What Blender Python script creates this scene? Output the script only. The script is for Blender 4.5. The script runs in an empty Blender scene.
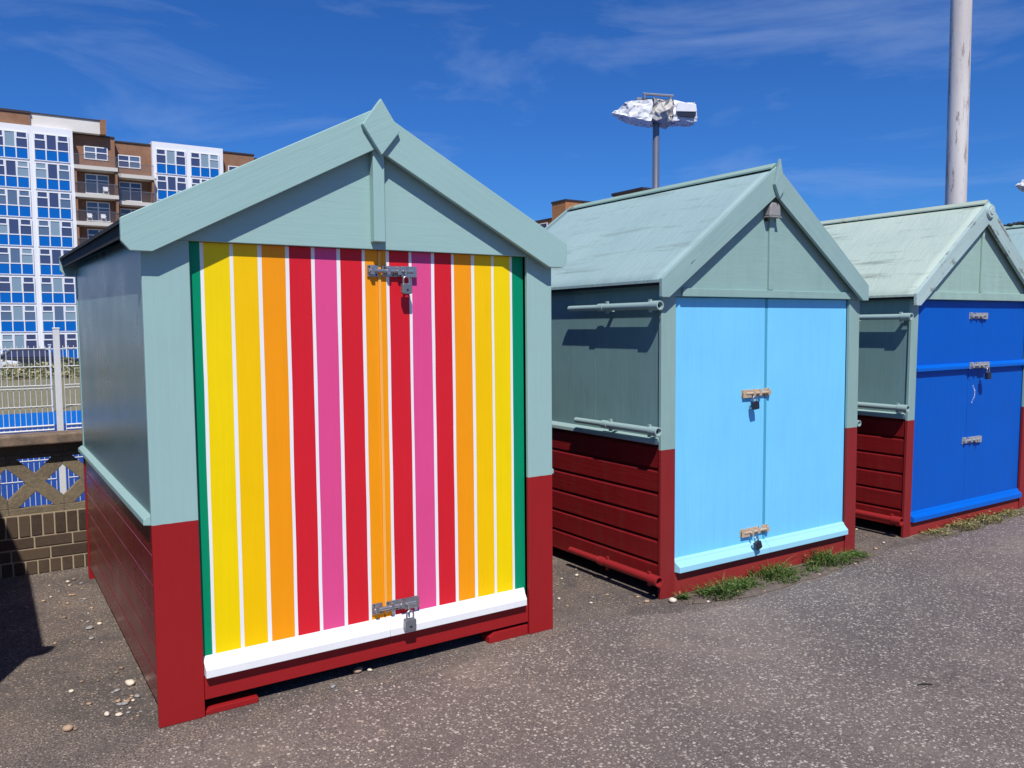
import bpy, bmesh, math, random
from mathutils import Vector, Matrix, noise
R = math.radians
sc = bpy.context.scene
COL = sc.collection

# ------------------------------------------------------------------ camera
cam_d = bpy.data.cameras.new('camera')
cam = bpy.data.objects.new('camera', cam_d)
COL.objects.link(cam)
sc.camera = cam
cam_d.sensor_width = 36.0
cam_d.lens = 825.3 * 36 / 1024
cam_d.clip_start = 0.05
cam_d.clip_end = 9000
_yaw, _pit, _rol = 0.5768, 0.0687, -0.0086
_fw = Vector((math.sin(_yaw) * math.cos(_pit), math.cos(_yaw) * math.cos(_pit), -math.sin(_pit)))
_r = Vector((math.cos(_yaw), -math.sin(_yaw), 0))
_u = _r.cross(_fw)
_r2 = _r * math.cos(_rol) + _u * math.sin(_rol)
_u2 = -_r * math.sin(_rol) + _u * math.cos(_rol)
_m = Matrix((_r2, _u2, -_fw)).transposed().to_4x4()
_m.translation = Vector((-0.5546, -3.4697, 1.5959))
cam.matrix_world = _m

# ------------------------------------------------------------------ light
SUN_TRAVEL = Vector((0.48, 1.0, -1.45)).normalized()
to_sun = -SUN_TRAVEL
sun_d = bpy.data.lights.new('sun', 'SUN')
sun_d.energy = 4.4
sun_d.angle = R(0.53)
sun_d.color = (1.0, 0.965, 0.90)
sun = bpy.data.objects.new('sun', sun_d)
COL.objects.link(sun)
sun.rotation_euler = SUN_TRAVEL.to_track_quat('-Z', 'Y').to_euler()

world = bpy.data.worlds.new('World')
sc.world = world
world.use_nodes = True
wn, wl = world.node_tree.nodes, world.node_tree.links
wn.clear()
wo = wn.new('ShaderNodeOutputWorld')
wb = wn.new('ShaderNodeBackground')
wb.inputs['Strength'].default_value = 0.085
sky = wn.new('ShaderNodeTexSky')
sky.sky_type = 'NISHITA'
sky.sun_disc = False
sky.sun_elevation = math.asin(to_sun.z)
sky.sun_rotation = math.atan2(to_sun.x, to_sun.y)
sky.altitude = 0
sky.air_density = 1.0
sky.dust_density = 0.25
sky.ozone_density = 3.0
hs = wn.new('ShaderNodeHueSaturation')
hs.inputs['Saturation'].default_value = 1.0
wl.new(sky.outputs[0], hs.inputs['Color'])
tint = wn.new('ShaderNodeMix')          # deep, saturated summer blue
tint.data_type = 'RGBA'; tint.blend_type = 'MULTIPLY'
tint.inputs[0].default_value = 1.0
tint.inputs[7].default_value = (0.22, 0.58, 1.18, 1)
wl.new(hs.outputs[0], tint.inputs[6])
# thin high cloud: stretched noise over the sky directions
tc = wn.new('ShaderNodeTexCoord')
mp = wn.new('ShaderNodeMapping')
mp.inputs['Rotation'].default_value = (0.10, 0.30, 0.60)
mp.inputs['Scale'].default_value = (2.2, 2.2, 8.0)
mp.inputs['Location'].default_value = (8.68, 6.70, -3.79)
wl.new(tc.outputs['Generated'], mp.inputs['Vector'])
cn = wn.new('ShaderNodeTexNoise')
cn.inputs['Scale'].default_value = 1.5
cn.inputs['Detail'].default_value = 7
cn.inputs['Roughness'].default_value = 0.58
cn.inputs['Distortion'].default_value = 0.6
wl.new(mp.outputs[0], cn.inputs['Vector'])
cr = wn.new('ShaderNodeValToRGB')
cr.color_ramp.elements[0].position = 0.53
cr.color_ramp.elements[0].color = (0, 0, 0, 1)
cr.color_ramp.elements[1].position = 0.82
cr.color_ramp.elements[1].color = (0.28, 0.28, 0.28, 1)
wl.new(cn.outputs[0], cr.inputs[0])
cmx = wn.new('ShaderNodeMix')
cmx.data_type = 'RGBA'
cmx.inputs[7].default_value = (5.6, 7.0, 9.6, 1)
wl.new(cr.outputs[0], cmx.inputs[0])
wl.new(tint.outputs[2], cmx.inputs[6])
wl.new(cmx.outputs[2], wb.inputs['Color'])
wl.new(wb.outputs[0], wo.inputs[0])

sc.view_settings.view_transform = 'Standard'
sc.view_settings.look = 'None'
sc.view_settings.exposure = 0.08
sc.view_settings.gamma = 1.0
sc.view_settings.use_curve_mapping = False
sc.render.engine = 'CYCLES'
sc.cycles.use_denoising = True
sc.cycles.max_bounces = 8

# ------------------------------------------------------------------ materials
def lin(c):
    c /= 255.0
    return c / 12.92 if c <= 0.04045 else ((c + 0.055) / 1.055) ** 2.4

def S(r, g, b, k=1.0):
    return (min(lin(r) * k, .92), min(lin(g) * k, .92), min(lin(b) * k, .92), 1)

class NT:
    """small helper round a material's node tree"""
    def __init__(self, name):
        self.m = bpy.data.materials.new(name)
        self.m.use_nodes = True
        self.n, self.l = self.m.node_tree.nodes, self.m.node_tree.links
        self.b = self.n['Principled BSDF']
    def add(self, t, **kw):
        nd = self.n.new(t)
        for k, v in kw.items():
            setattr(nd, k, v)
        return nd
    def put(self, sock, v):
        if isinstance(v, bpy.types.NodeSocket):
            self.l.new(v, sock)
        else:
            sock.default_value = v
    def coord(self, scale=(1, 1, 1), rot=(0, 0, 0), rnd=True):
        t = self.add('ShaderNodeTexCoord')
        mpn = self.add('ShaderNodeMapping')
        mpn.inputs['Scale'].default_value = scale
        mpn.inputs['Rotation'].default_value = rot
        self.l.new(t.outputs['Object'], mpn.inputs['Vector'])
        if rnd:
            oi = self.add('ShaderNodeObjectInfo')
            mu = self.math('MULTIPLY', oi.outputs['Random'], 37.0)
            self.l.new(mu, mpn.inputs['Location'])
        return mpn.outputs[0]
    def noise(self, vec, scale=5, detail=4, rough=.55, dist=0):
        t = self.add('ShaderNodeTexNoise')
        self.l.new(vec, t.inputs['Vector'])
        t.inputs['Scale'].default_value = scale
        t.inputs['Detail'].default_value = detail
        t.inputs['Roughness'].default_value = rough
        t.inputs['Distortion'].default_value = dist
        return t.outputs[0]
    def voro(self, vec, scale=5, feature='F1', out=0):
        t = self.add('ShaderNodeTexVoronoi', feature=feature)
        self.l.new(vec, t.inputs['Vector'])
        t.inputs['Scale'].default_value = scale
        return t.outputs[out]
    def math(self, op, a, b=0.0, clamp=False):
        t = self.add('ShaderNodeMath', operation=op, use_clamp=clamp)
        self.put(t.inputs[0], a)
        self.put(t.inputs[1], b)
        return t.outputs[0]
    def ramp(self, f, a, b, ca=(0, 0, 0, 1), cb=(1, 1, 1, 1)):
        t = self.add('ShaderNodeValToRGB')
        e = t.color_ramp.elements
        e[0].position, e[0].color = a, ca
        e[1].position, e[1].color = b, cb
        self.put(t.inputs[0], f)
        return t.outputs[0]
    def mix(self, f, a, b, blend='MIX'):
        t = self.add('ShaderNodeMix', data_type='RGBA', blend_type=blend)
        self.put(t.inputs[0], f)
        self.put(t.inputs[6], a)
        self.put(t.inputs[7], b)
        return t.outputs[2]
    def bump(self, h, strength=.2, dist=.01, normal=None):
        t = self.add('ShaderNodeBump')
        t.inputs['Strength'].default_value = strength
        t.inputs['Distance'].default_value = dist
        self.l.new(h, t.inputs['Height'])
        if normal is not None:
            self.l.new(normal, t.inputs['Normal'])
        return t.outputs[0]
    def z(self):
        t = self.add('ShaderNodeTexCoord')
        s = self.add('ShaderNodeSeparateXYZ')
        self.l.new(t.outputs['Object'], s.inputs[0])
        return s.outputs
    def done(self, col, rough=.5, normal=None, metal=0.0, spec=.5):
        self.put(self.b.inputs['Base Color'], col)
        self.put(self.b.inputs['Roughness'], rough)
        self.b.inputs['Metallic'].default_value = metal
        self.b.inputs['Specular IOR Level'].default_value = spec
        if normal is not None:
            self.l.new(normal, self.b.inputs['Normal'])
        return self.m

def paint(name, col, rough=.42, along='z', rot=0.0, var=.10, bump=.25, wear=0.0, wearcol=None, low=None, zc=0, dirt=0.0, grime=0.0, spec=.22):
    """gloss or satin paint on timber: brush streaks along the grain, chips where worn, a second colour below zc"""
    t = NT(name)
    sc3 = {'z': (28, 28, 1.3), 'x': (1.3, 28, 28), 'y': (28, 1.3, 28)}[along]
    v = t.coord(sc3, (0, 0, 0))
    if rot:
        tcn = t.add('ShaderNodeTexCoord')
        m1 = t.add('ShaderNodeMapping'); m1.inputs['Rotation'].default_value = (0, rot, 0)
        t.l.new(tcn.outputs['Object'], m1.inputs['Vector'])
        m2 = t.add('ShaderNodeMapping'); m2.inputs['Scale'].default_value = sc3
        t.l.new(m1.outputs[0], m2.inputs['Vector'])
        v = m2.outputs[0]
    streak = t.noise(v, 2.0, 6, .65, .3)
    iso = t.coord((1, 1, 1))
    blot = t.noise(iso, 2.6, 4, .6)
    base = col
    if low is not None:
        edge = t.math('ADD', t.z()[2], t.math('MULTIPLY', t.math('SUBTRACT', t.noise(iso, 34, 3), .5), .004))
        base = t.mix(t.math('LESS_THAN', edge, zc), col, low)
    f = t.math('ADD', t.math('MULTIPLY', t.math('SUBTRACT', streak, .5), var * 1.6), t.math('MULTIPLY', t.math('SUBTRACT', blot, .5), var * 1.6))
    g = t.math('ADD', f, 1.0)
    cmb = t.add('ShaderNodeCombineXYZ')
    for i in range(3):
        t.l.new(g, cmb.inputs[i])
    c = t.mix(1.0, base, cmb.outputs[0], 'MULTIPLY')
    if dirt:
        d = t.math('MULTIPLY', t.ramp(t.noise(t.coord((6, 6, .8)), 3, 6, .65), .48, .78), dirt)
        c = t.mix(d, c, S(86, 84, 74))
    rg = t.math('ADD', rough, t.math('MULTIPLY', t.math('SUBTRACT', blot, .5), .22))
    h = streak
    if wear:
        n1 = t.noise(v, 1.0, 8, .72, .5)
        n2 = t.noise(iso, 9, 6, .7, .4)
        wv = t.math('ADD', t.math('MULTIPLY', n1, .5), t.math('MULTIPLY', n2, .5))
        k = t.ramp(wv, .66 - wear, .685 - wear)
        c = t.mix(k, c, wearcol or S(120, 108, 96))
        rg = t.math('ADD', rg, t.math('MULTIPLY', k, .35), True)
        h = t.math('SUBTRACT', streak, t.math('MULTIPLY', k, .6))
    nrm = t.bump(h, bump, .004)
    nrm = t.bump(t.noise(iso, 3.2, 2), .10, .03, nrm)
    return t.done(c, rg, nrm, spec=spec)

TEAL = S(144, 174, 169, 1.14)
RED = S(146, 30, 32, 1.08)
M = {}
M['teal'] = paint('teal_paint', TEAL, .40, 'z', low=None, var=.06)
M['teal_x'] = paint('teal_paint_across', TEAL, .40, 'x', var=.06)
M['teal_y'] = paint('teal_paint_side_shade', S(106, 130, 132, 1.0), .30, 'z', var=.16, bump=.12, spec=.28)  # front teal darkened, putting the side wall's shade into the colour
M['post_striped'] = paint('teal_over_red_paint', TEAL, .38, 'z', low=RED, zc=.826, var=.06)
M['post_sky'] = paint('worn_teal_over_red_paint', S(136, 164, 158, 1.1), .5, 'z', low=S(136, 38, 38), zc=.88, var=.12, dirt=.12)
M['barge_l'] = paint('teal_barge_left', TEAL, .42, 'x', R(27.5), var=.06, bump=.35)
M['barge_r'] = paint('teal_barge_right', TEAL, .42, 'x', -R(27.5), var=.06, bump=.25)
M['barge2_l'] = paint('dull_teal_barge_left', S(138, 165, 161, 1.1), .5, 'x', R(36.5), var=.12, bump=.5, wear=.02, wearcol=S(70, 84, 76))
M['barge2_r'] = paint('dull_teal_barge_right', S(138, 165, 161, 1.1), .5, 'x', -R(36.5), var=.12, bump=.5, wear=.02, wearcol=S(70, 84, 76))
M['barge3_l'] = paint('peeling_barge_left', S(164, 184, 180, 1.1), .6, 'x', R(36.5), var=.2, bump=.8, wear=.07, wearcol=S(134, 140, 132))
M['barge3_r'] = paint('peeling_barge_right', S(158, 178, 174, 1.1), .6, 'x', -R(36.5), var=.2, bump=.8, wear=.11, wearcol=S(128, 130, 122))
M['gable2'] = paint('dull_teal_gable', S(136, 165, 159, 1.1), .45, 'x', var=.10, dirt=.12)
M['gable3'] = paint('faded_teal_gable', S(148, 174, 163, 1.1), .6, 'x', var=.16, wear=.05, wearcol=S(128, 136, 126), dirt=.2)
M['red'] = paint('red_paint', RED, .36, 'x', var=.08)
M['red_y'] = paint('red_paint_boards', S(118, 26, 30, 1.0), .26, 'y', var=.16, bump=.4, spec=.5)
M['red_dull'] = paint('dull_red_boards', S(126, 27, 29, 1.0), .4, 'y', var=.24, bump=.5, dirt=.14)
M['red_plinth'] = paint('worn_red_plinth', S(150, 48, 44), .6, 'x', var=.25, wear=.07, wearcol=S(134, 86, 70))
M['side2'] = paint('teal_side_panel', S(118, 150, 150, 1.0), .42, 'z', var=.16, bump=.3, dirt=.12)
M['white'] = paint('white_paint', (.84, .83, .82, 1), .4, 'z', var=.06)
M['yellow'] = paint('lemon_paint', S(232, 200, 0, 1.12), .38, 'z', var=.07, bump=.25)
M['amber'] = paint('amber_paint', S(255, 184, 0, 1.14), .38, 'z', var=.07, bump=.25)
M['orange'] = paint('orange_paint', S(255, 144, 14, 1.14), .38, 'z', var=.07, bump=.25)
M['cherry'] = paint('cherry_paint', S(204, 32, 44, 1.08), .38, 'z', var=.07, bump=.25)
M['pink'] = paint('pink_paint', S(214, 74, 130, 1.10), .38, 'z', var=.07, bump=.25)
M['green'] = paint('emerald_paint', S(0, 132, 92, 1.12), .38, 'z', var=.07, bump=.25)
M['sky_door'] = paint('sky_blue_paint', S(115, 195, 250, 1.12), .45, 'z', var=.09, bump=.3, dirt=.06)
M['sky_bar'] = paint('pale_sky_blue_paint', S(156, 212, 232, 1.0), .42, 'x', var=.05)
M['sky_strip'] = paint('teal_blue_strip', S(76, 160, 190), .5, 'z', var=.06)
M['royal'] = paint('royal_blue_paint', S(0, 83, 176, 1.1), .5, 'z', var=.12, bump=.25)
M['royal_bar'] = paint('royal_blue_bar', S(0, 94, 192, 1.05), .40, 'x', var=.1)
M['roof1'] = paint('teal_roof_felt', S(150, 184, 184), .8, 'x', var=.15)
def felt(name, col, stain, amt, spots=.0):
    t = NT(name)
    v = t.coord((1, 1, 1))
    n = t.noise(v, 1.7, 6, .62)
    n2 = t.noise(t.coord((5, .7, 5)), 2.5, 6, .65, .5)
    wr = t.noise(t.coord((2.2, 7, 2.2)), 1.9, 4, .5, 1.5)
    c = t.mix(t.ramp(n, .42, .75), col, stain)
    k = t.math('MULTIPLY', t.ramp(n2, .55, .80), amt)
    c = t.mix(k, c, S(96, 104, 94))
    sp = t.ramp(t.noise(v, 5.5, 8, .75, .4), .70 - spots, .735 - spots)
    c = t.mix(t.math('MULTIPLY', sp, .8), c, S(140, 128, 104))
    nr = t.bump(wr, .28, .02)
    nr = t.bump(t.noise(v, 260, 3), .25, .003, nr)
    return t.done(c, .82, nr, spec=.25)
M['roof2'] = felt('painted_roof_felt', S(153, 177, 176, 1.0), S(142, 168, 169, 1.0), .6, .01)
M['roof3'] = felt('faded_roof_felt', S(180, 194, 182, 1.0), S(164, 184, 172, 1.0), .85, .05)
M['ridge'] = paint('rusty_ridge_paint', S(146, 172, 160), .6, 'y', var=.2, wear=.06, wearcol=S(150, 104, 56))
M['ridge3'] = paint('flaking_ridge_paint', S(172, 186, 170), .6, 'y', var=.2, wear=.07, wearcol=S(150, 124, 92))
def flat(name, col, rough=.6, metal=0, var=.1, sc_=30, bump=.1, spec=.5):
    t = NT(name)
    v = t.coord((1, 1, 1))
    n = t.noise(v, sc_, 5, .6)
    g = t.math('ADD', t.math('MULTIPLY', t.math('SUBTRACT', n, .5), var * 2), 1.0)
    cmb = t.add('ShaderNodeCombineXYZ')
    for i in range(3):
        t.l.new(g, cmb.inputs[i])
    c = t.mix(1.0, col, cmb.outputs[0], 'MULTIPLY')
    return t.done(c, rough, t.bump(n, bump, .004), metal, spec)
M['dark_felt'] = flat('black_bitumen_felt', (.018, .02, .021, 1), .85)
M['dark_wood'] = flat('bare_dark_timber', (.03, .026, .022, 1), .9)
M['steel'] = flat('galvanised_steel', (.42, .42, .43, 1), .38, .85, .35, 60)
M['steel_pale'] = flat('dull_zinc', (.50, .49, .47, 1), .5, .5, .3, 60)
M['rusty'] = flat('rusting_bolt_paint', S(196, 172, 146), .7, .2, .55, 90, .4)
M['rust'] = flat('rust', S(120, 66, 30), .9, .1, .4, 80)
M['black_lock'] = flat('dark_lock_case', (.025, .03, .05, 1), .35, .3)
M['lock_grey'] = flat('grey_lock_case', (.24, .25, .27, 1), .4, .6)
M['brass'] = flat('brass', (.5, .36, .12, 1), .35, .9)
M['pole_teal'] = paint('pole_teal_paint', S(154, 178, 176, 1.0), .45, 'y', var=.12, wear=.02, wearcol=S(120, 90, 70))
M['pole_red'] = paint('pole_red_paint', S(150, 40, 42, 1.0), .45, 'y', var=.15, wear=.04, wearcol=S(180, 120, 110))
M['pole_hole'] = flat('pole_bore', (.02, .018, .015, 1), .9)
M['vent_pink'] = flat('pinkish_grey_plastic', S(150, 146, 144), .5, 0, .25, 40)

# ------------------------------------------------------------------ mesh helper
class MB:
    def __init__(s):
        s.v, s.f, s.mi, s.sm = [], [], [], []
    def add(s, vs, fs, mi=0, smooth=False):
        o = len(s.v)
        s.v += [tuple(p) for p in vs]
        for f in fs:
            s.f.append(tuple(o + i for i in f)); s.mi.append(mi); s.sm.append(smooth)
    def box(s, x0, x1, y0, y1, z0, z1, mi=0):
        s.add([(x0, y0, z0), (x1, y0, z0), (x1, y1, z0), (x0, y1, z0), (x0, y0, z1), (x1, y0, z1), (x1, y1, z1), (x0, y1, z1)],
              [(0, 3, 2, 1), (4, 5, 6, 7), (0, 1, 5, 4), (1, 2, 6, 5), (2, 3, 7, 6), (3, 0, 4, 7)], mi)
    def prism(s, poly, a0, a1, axis='y', mi=0):
        """poly in the two other axes (x,z for 'y'; y,z for 'x'; x,y for 'z') pushed from a0 to a1"""
        def P(u, w, a):
            return (u, a, w) if axis == 'y' else (a, u, w) if axis == 'x' else (u, w, a)
        n = len(poly)
        vs = [P(u, w, a0) for u, w in poly] + [P(u, w, a1) for u, w in poly]
        fs = [tuple(range(n)), tuple(range(2 * n - 1, n - 1, -1))] + [(i, i + n, (i + 1) % n + n, (i + 1) % n) for i in range(n)]
        s.add(vs, fs, mi)
    def tube(s, pts, rad, n=12, mi=0, cap=True):
        pts = [Vector(p) for p in pts]
        rad = rad if isinstance(rad, (list, tuple)) else [rad] * len(pts)
        rings = []
        ref = None
        for i, p in enumerate(pts):
            d = (pts[min(i + 1, len(pts) - 1)] - pts[max(i - 1, 0)]).normalized()
            if ref is None:
                ref = Vector((0, 0, 1)) if abs(d.z) < .9 else Vector((1, 0, 0))
            a = (ref - d * ref.dot(d)).normalized(); ref = a
            b = d.cross(a)
            rings.append([p + (a * math.cos(2 * math.pi * k / n) + b * math.sin(2 * math.pi * k / n)) * rad[i] for k in range(n)])
        vs = [q for r_ in rings for q in r_]
        fs = []
        for i in range(len(pts) - 1):
            for k in range(n):
                k2 = (k + 1) % n
                fs.append((i * n + k, i * n + k2, (i + 1) * n + k2, (i + 1) * n + k))
        s.add(vs, fs, mi, True)
        if cap:
            o = (len(pts) - 1) * n
            s.add(rings[0], [tuple(range(n - 1, -1, -1))], mi)
            s.add(rings[-1], [tuple(range(n))], mi)
    def build(s, name, mats, parent=None, bevel=0.0, fixn=True):
        me = bpy.data.meshes.new(name)
        me.from_pydata(s.v, [], s.f)
        for m in (mats if isinstance(mats, (list, tuple)) else [mats]):
            me.materials.append(M[m] if isinstance(m, str) else m)
        me.polygons.foreach_set('material_index', s.mi)
        me.polygons.foreach_set('use_smooth', s.sm)
        if fixn:
            bm = bmesh.new(); bm.from_mesh(me)
            bmesh.ops.recalc_face_normals(bm, faces=bm.faces)
            bm.to_mesh(me); bm.free()
        o = bpy.data.objects.new(name, me)
        COL.objects.link(o)
        o.parent = parent
        if bevel:
            b = o.modifiers.new('edge', 'BEVEL')
            b.width = bevel; b.segments = 2; b.limit_method = 'ANGLE'; b.angle_limit = R(35)
        return o

def tag(o, label=None, cat=None, group=None, kind=None):
    for k, v in (('label', label), ('category', cat), ('group', group), ('kind', kind)):
        if v: o[k] = v
    return o

def empty(name, loc=(0, 0, 0), rz=0.0):
    o = bpy.data.objects.new(name, None)
    o.empty_display_size = .2
    COL.objects.link(o)
    o.location = loc; o.rotation_euler = (0, 0, rz)
    return o

def copy_tree(o, parent=None):
    c = o.copy(); COL.objects.link(c); c.parent = parent
    for ch in list(o.children):
        copy_tree(ch, c)
    return c

# ================================================================== SETTING
# ground: one profile swept far along x
gm = NT('worn_tarmac')
gv = gm.coord((1, 1, 1), rnd=False)
g1 = gm.noise(gv, .9, 6, .62)
g2 = gm.noise(gv, 7, 6, .68)
g3 = gm.noise(gv, 70, 4, .7)
gc = gm.mix(gm.ramp(g1, .40, .62), S(108, 101, 97), S(168, 150, 136))
gc = gm.mix(gm.math('MULTIPLY', gm.ramp(gm.noise(gv, 2.3, 6, .72, .8), .50, .70), .55), gc, S(176, 156, 136))
gc = gm.mix(gm.math('MULTIPLY', gm.ramp(g2, .45, .72), .55), gc, S(156, 138, 122))
g4 = gm.noise(gv, 115, 3, .75)
gc = gm.mix(gm.math('MULTIPLY', gm.ramp(g3, .50, .66), .5), gc, S(70, 64, 62))
gc = gm.mix(gm.math('MULTIPLY', gm.ramp(g4, .51, .60), .75), gc, S(176, 160, 146))
gc = gm.mix(gm.math('MULTIPLY', gm.ramp(g4, .47, .37), .75), gc, S(70, 62, 60))
gch = gm.voro(gv, 95, out=1)
gd = gm.voro(gv, 95)
gsel = gm.ramp(gch, .62, .68)
gv2 = gm.add('ShaderNodeSeparateColor'); gm.l.new(gch, gv2.inputs[0])
gchip = gm.mix(gv2.outputs[1], S(120, 104, 94), S(196, 178, 160))
gdark = gm.math('MULTIPLY', gm.ramp(gv2.outputs[2], .72, .76), gm.math('LESS_THAN', gd, .5))
gc = gm.mix(gm.math('MULTIPLY', gm.math('MULTIPLY', gsel, gm.math('LESS_THAN', gd, .42)), gm.ramp(g2, .34, .56)), gc, gchip)
gc = gm.mix(gm.math('MULTIPLY', gdark, .38), gc, S(52, 46, 44))
M['tarmac'] = gm.done(gc, .9, gm.bump(gm.math('ADD', gm.math('ADD', g3, g4), gm.math('MULTIPLY', g2, 2.0)), .6, .012), spec=.25)

pm = NT('aggregate_path')
pv = pm.coord((1, 1, 1), rnd=False)
pw_ = pm.add('ShaderNodeVectorMath', operation='ADD')
pnz = pm.add('ShaderNodeTexNoise'); pnz.inputs['Scale'].default_value = 60
pm.l.new(pv, pnz.inputs['Vector'])
psc = pm.add('ShaderNodeVectorMath', operation='SCALE'); psc.inputs['Scale'].default_value = .016
pm.l.new(pnz.outputs['Color'], psc.inputs[0])
pm.l.new(pv, pw_.inputs[0]); pm.l.new(psc.outputs[0], pw_.inputs[1])
pvv = pw_.outputs[0]
vd = pm.voro(pvv, 72); vc = pm.voro(pvv, 72, out=1)
vd2 = pm.voro(pvv, 150); vc2 = pm.voro(pvv, 150, out=1)
sep = pm.add('ShaderNodeSeparateColor'); pm.l.new(vc, sep.inputs[0])
sep2 = pm.add('ShaderNodeSeparateColor'); pm.l.new(vc2, sep2.inputs[0])
big = pm.noise(pv, .55, 5, .6)
mid = pm.noise(pv, 4.5, 5, .62)
tar = pm.mix(pm.ramp(pm.noise(pv, 160, 4, .75), .32, .68), S(62, 55, 53), S(122, 111, 106))
tar = pm.mix(pm.math('MULTIPLY', pm.ramp(big, .38, .66), .6), tar, S(132, 117, 109))
tar = pm.mix(pm.math('MULTIPLY', pm.ramp(mid, .48, .75), .35), tar, S(72, 63, 62))
chipc = pm.mix(sep.outputs[1], S(144, 126, 114), S(216, 202, 186))
chip = pm.math('MULTIPLY', pm.ramp(sep.outputs[0], .46, .52), pm.math('LESS_THAN', vd, pm.math('ADD', .30, pm.math('MULTIPLY', sep.outputs[2], .22))))
c1 = pm.mix(pm.math('MULTIPLY', chip, .85), tar, chipc)
chip2 = pm.math('MULTIPLY', pm.ramp(sep2.outputs[0], .50, .58), pm.math('LESS_THAN', vd2, .42))
c1 = pm.mix(pm.math('MULTIPLY', chip2, .5), c1, S(176, 160, 148))
dk = pm.math('MULTIPLY', pm.ramp(sep2.outputs[1], .70, .74), pm.math('LESS_THAN', vd2, .5))
c1 = pm.mix(pm.math('MULTIPLY', dk, .55), c1, S(44, 38, 38))
sand = pm.math('MULTIPLY', pm.ramp(pm.noise(pv, 1.1, 6, .7, .6), .54, .72), .40)
c1 = pm.mix(sand, c1, S(150, 134, 118))
ckn = pm.add('ShaderNodeTexNoise'); ckn.inputs['Scale'].default_value = 2.2; ckn.inputs['Detail'].default_value = 6
pm.l.new(pv, ckn.inputs['Vector'])
cks = pm.add('ShaderNodeVectorMath', operation='SCALE'); cks.inputs['Scale'].default_value = .45
pm.l.new(ckn.outputs['Color'], cks.inputs[0])
cka = pm.add('ShaderNodeVectorMath', operation='ADD')
pm.l.new(pv, cka.inputs[0]); pm.l.new(cks.outputs[0], cka.inputs[1])
ckd = pm.voro(cka.outputs[0], .62, 'DISTANCE_TO_EDGE')
ck = pm.math('MULTIPLY', pm.math('LESS_THAN', ckd, .0022), pm.ramp(pm.noise(pv, .8, 3), .50, .58))
c1 = pm.mix(pm.math('MULTIPLY', ck, .28), c1, S(50, 44, 43))
stn = pm.math('MULTIPLY', pm.ramp(pm.noise(pv, 1.3, 5, .6, .4), .48, .80), .25)
c1 = pm.mix(stn, c1, S(82, 74, 72))
hgt = pm.math('ADD', pm.math('MULTIPLY', chip, .7), pm.math('MULTIPLY', pm.noise(pv, 160, 3, .7), .8))
M['path'] = pm.done(c1, pm.math('SUBTRACT', .88, pm.math('MULTIPLY', chip, .25)), pm.bump(hgt, .55, .006), spec=.3)

def mat_simple_noise(name, a, b, scale, rough=.9, lo=.35, hi=.65, bump=.2, bd=.02, detail=6):
    t = NT(name)
    n = t.noise(t.coord((1, 1, 1), rnd=False), scale, detail, .65)
    return t.done(t.mix(t.ramp(n, lo, hi), a, b), rough, t.bump(n, bump, bd), spec=.3)
M['far_ground'] = mat_simple_noise('far_ground', S(92, 92, 88), S(110, 108, 100), .4)

prof = [(-3000, 0), (-60, 0), (-4, 0), (2.7, 0), (3.2, 0), (17.6, -.02), (21, -.05), (26, -.3), (34, -.95), (60, -1.0), (140, -1.0), (3500, -1.0)]
g = MB()
xs = [-3000, -200, -20, 0, 10, 30, 200, 3500]
for i, (y, z) in enumerate(prof):
    for x in xs:
        g.v.append((x, y, z))
nx = len(xs)
for i in range(len(prof) - 1):
    for k in range(nx - 1):
        g.f.append((i * nx + k, i * nx + k + 1, (i + 1) * nx + k + 1, (i + 1) * nx + k))
        g.mi.append(0 if prof[i + 1][0] < 3.5 else 1); g.sm.append(False)
tag(g.build('ground', ['tarmac', 'far_ground']), kind='structure')

# promenade path with an uneven worn edge in front of the huts
random.seed(4)
edge = [(-60, -.9), (-6, -.75), (-2.5, -.55), (-1.0, -.42), (-.16, -.22), (.17, -.17), (.67, -.12), (1.25, -.13), (1.93, -.08), (2.2, -.02), (2.47, -.09), (2.78, -.25), (3.24, -.28),
        (3.9, -.24), (4.47, -.17), (4.75, -.07), (4.92, -.11), (5.5, -.16), (6.2, -.10), (6.9, -.08), (9, -.1), (14, -.12), (60, -.2)]
pts = []
for (xa, ya), (xb, yb) in zip(edge, edge[1:]):
    n = max(2, int((xb - xa) / .05)) if -3 < xa < 9 else 2
    for k in range(n):
        f = k / n
        x = xa + (xb - xa) * f
        y = ya + (yb - ya) * f + (noise.noise(Vector((x * 4, 0, 0))) * .035 + noise.noise(Vector((x * 17, 3, 0))) * .014 if -3 < xa < 9 else 0)
        pts.append((x, y))
p = MB()
for x, y in pts:
    p.v += [(x, y, .0015), (x, y - .035, .007), (x, -45, .007)]
for i in range(len(pts) - 1):
    a, b = i * 3, i * 3 + 3
    for q in ((a + 1, b + 1, b, a), (a + 2, b + 2, b + 1, a + 1)):
        p.f.append(q); p.mi.append(0); p.sm.append(False)
tag(p.build('path', 'path'), kind='structure')

# blue sports court behind the wall
cm1 = flat('court_dark_blue', S(34, 70, 140), .8, 0, .08, 3, spec=.1)
cm2 = flat('court_bright_blue', S(0, 104, 190), .8, 0, .06, 3, spec=.1)
cl = flat('court_line', (.75, .75, .75, 1), .7)
c = MB(); c.box(-14, 22, 3.25, 15.12, -.1, .004)
tag(c.build('court', [cm1]), kind='structure')
c = MB(); c.add([(-12, 12.5, .008), (20, 12.5, .008), (20, 15.08, .008), (-12, 15.08, .008)], [(0, 1, 2, 3)])
tag(c.build('court_surface', [cm2]), kind='structure')

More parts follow.
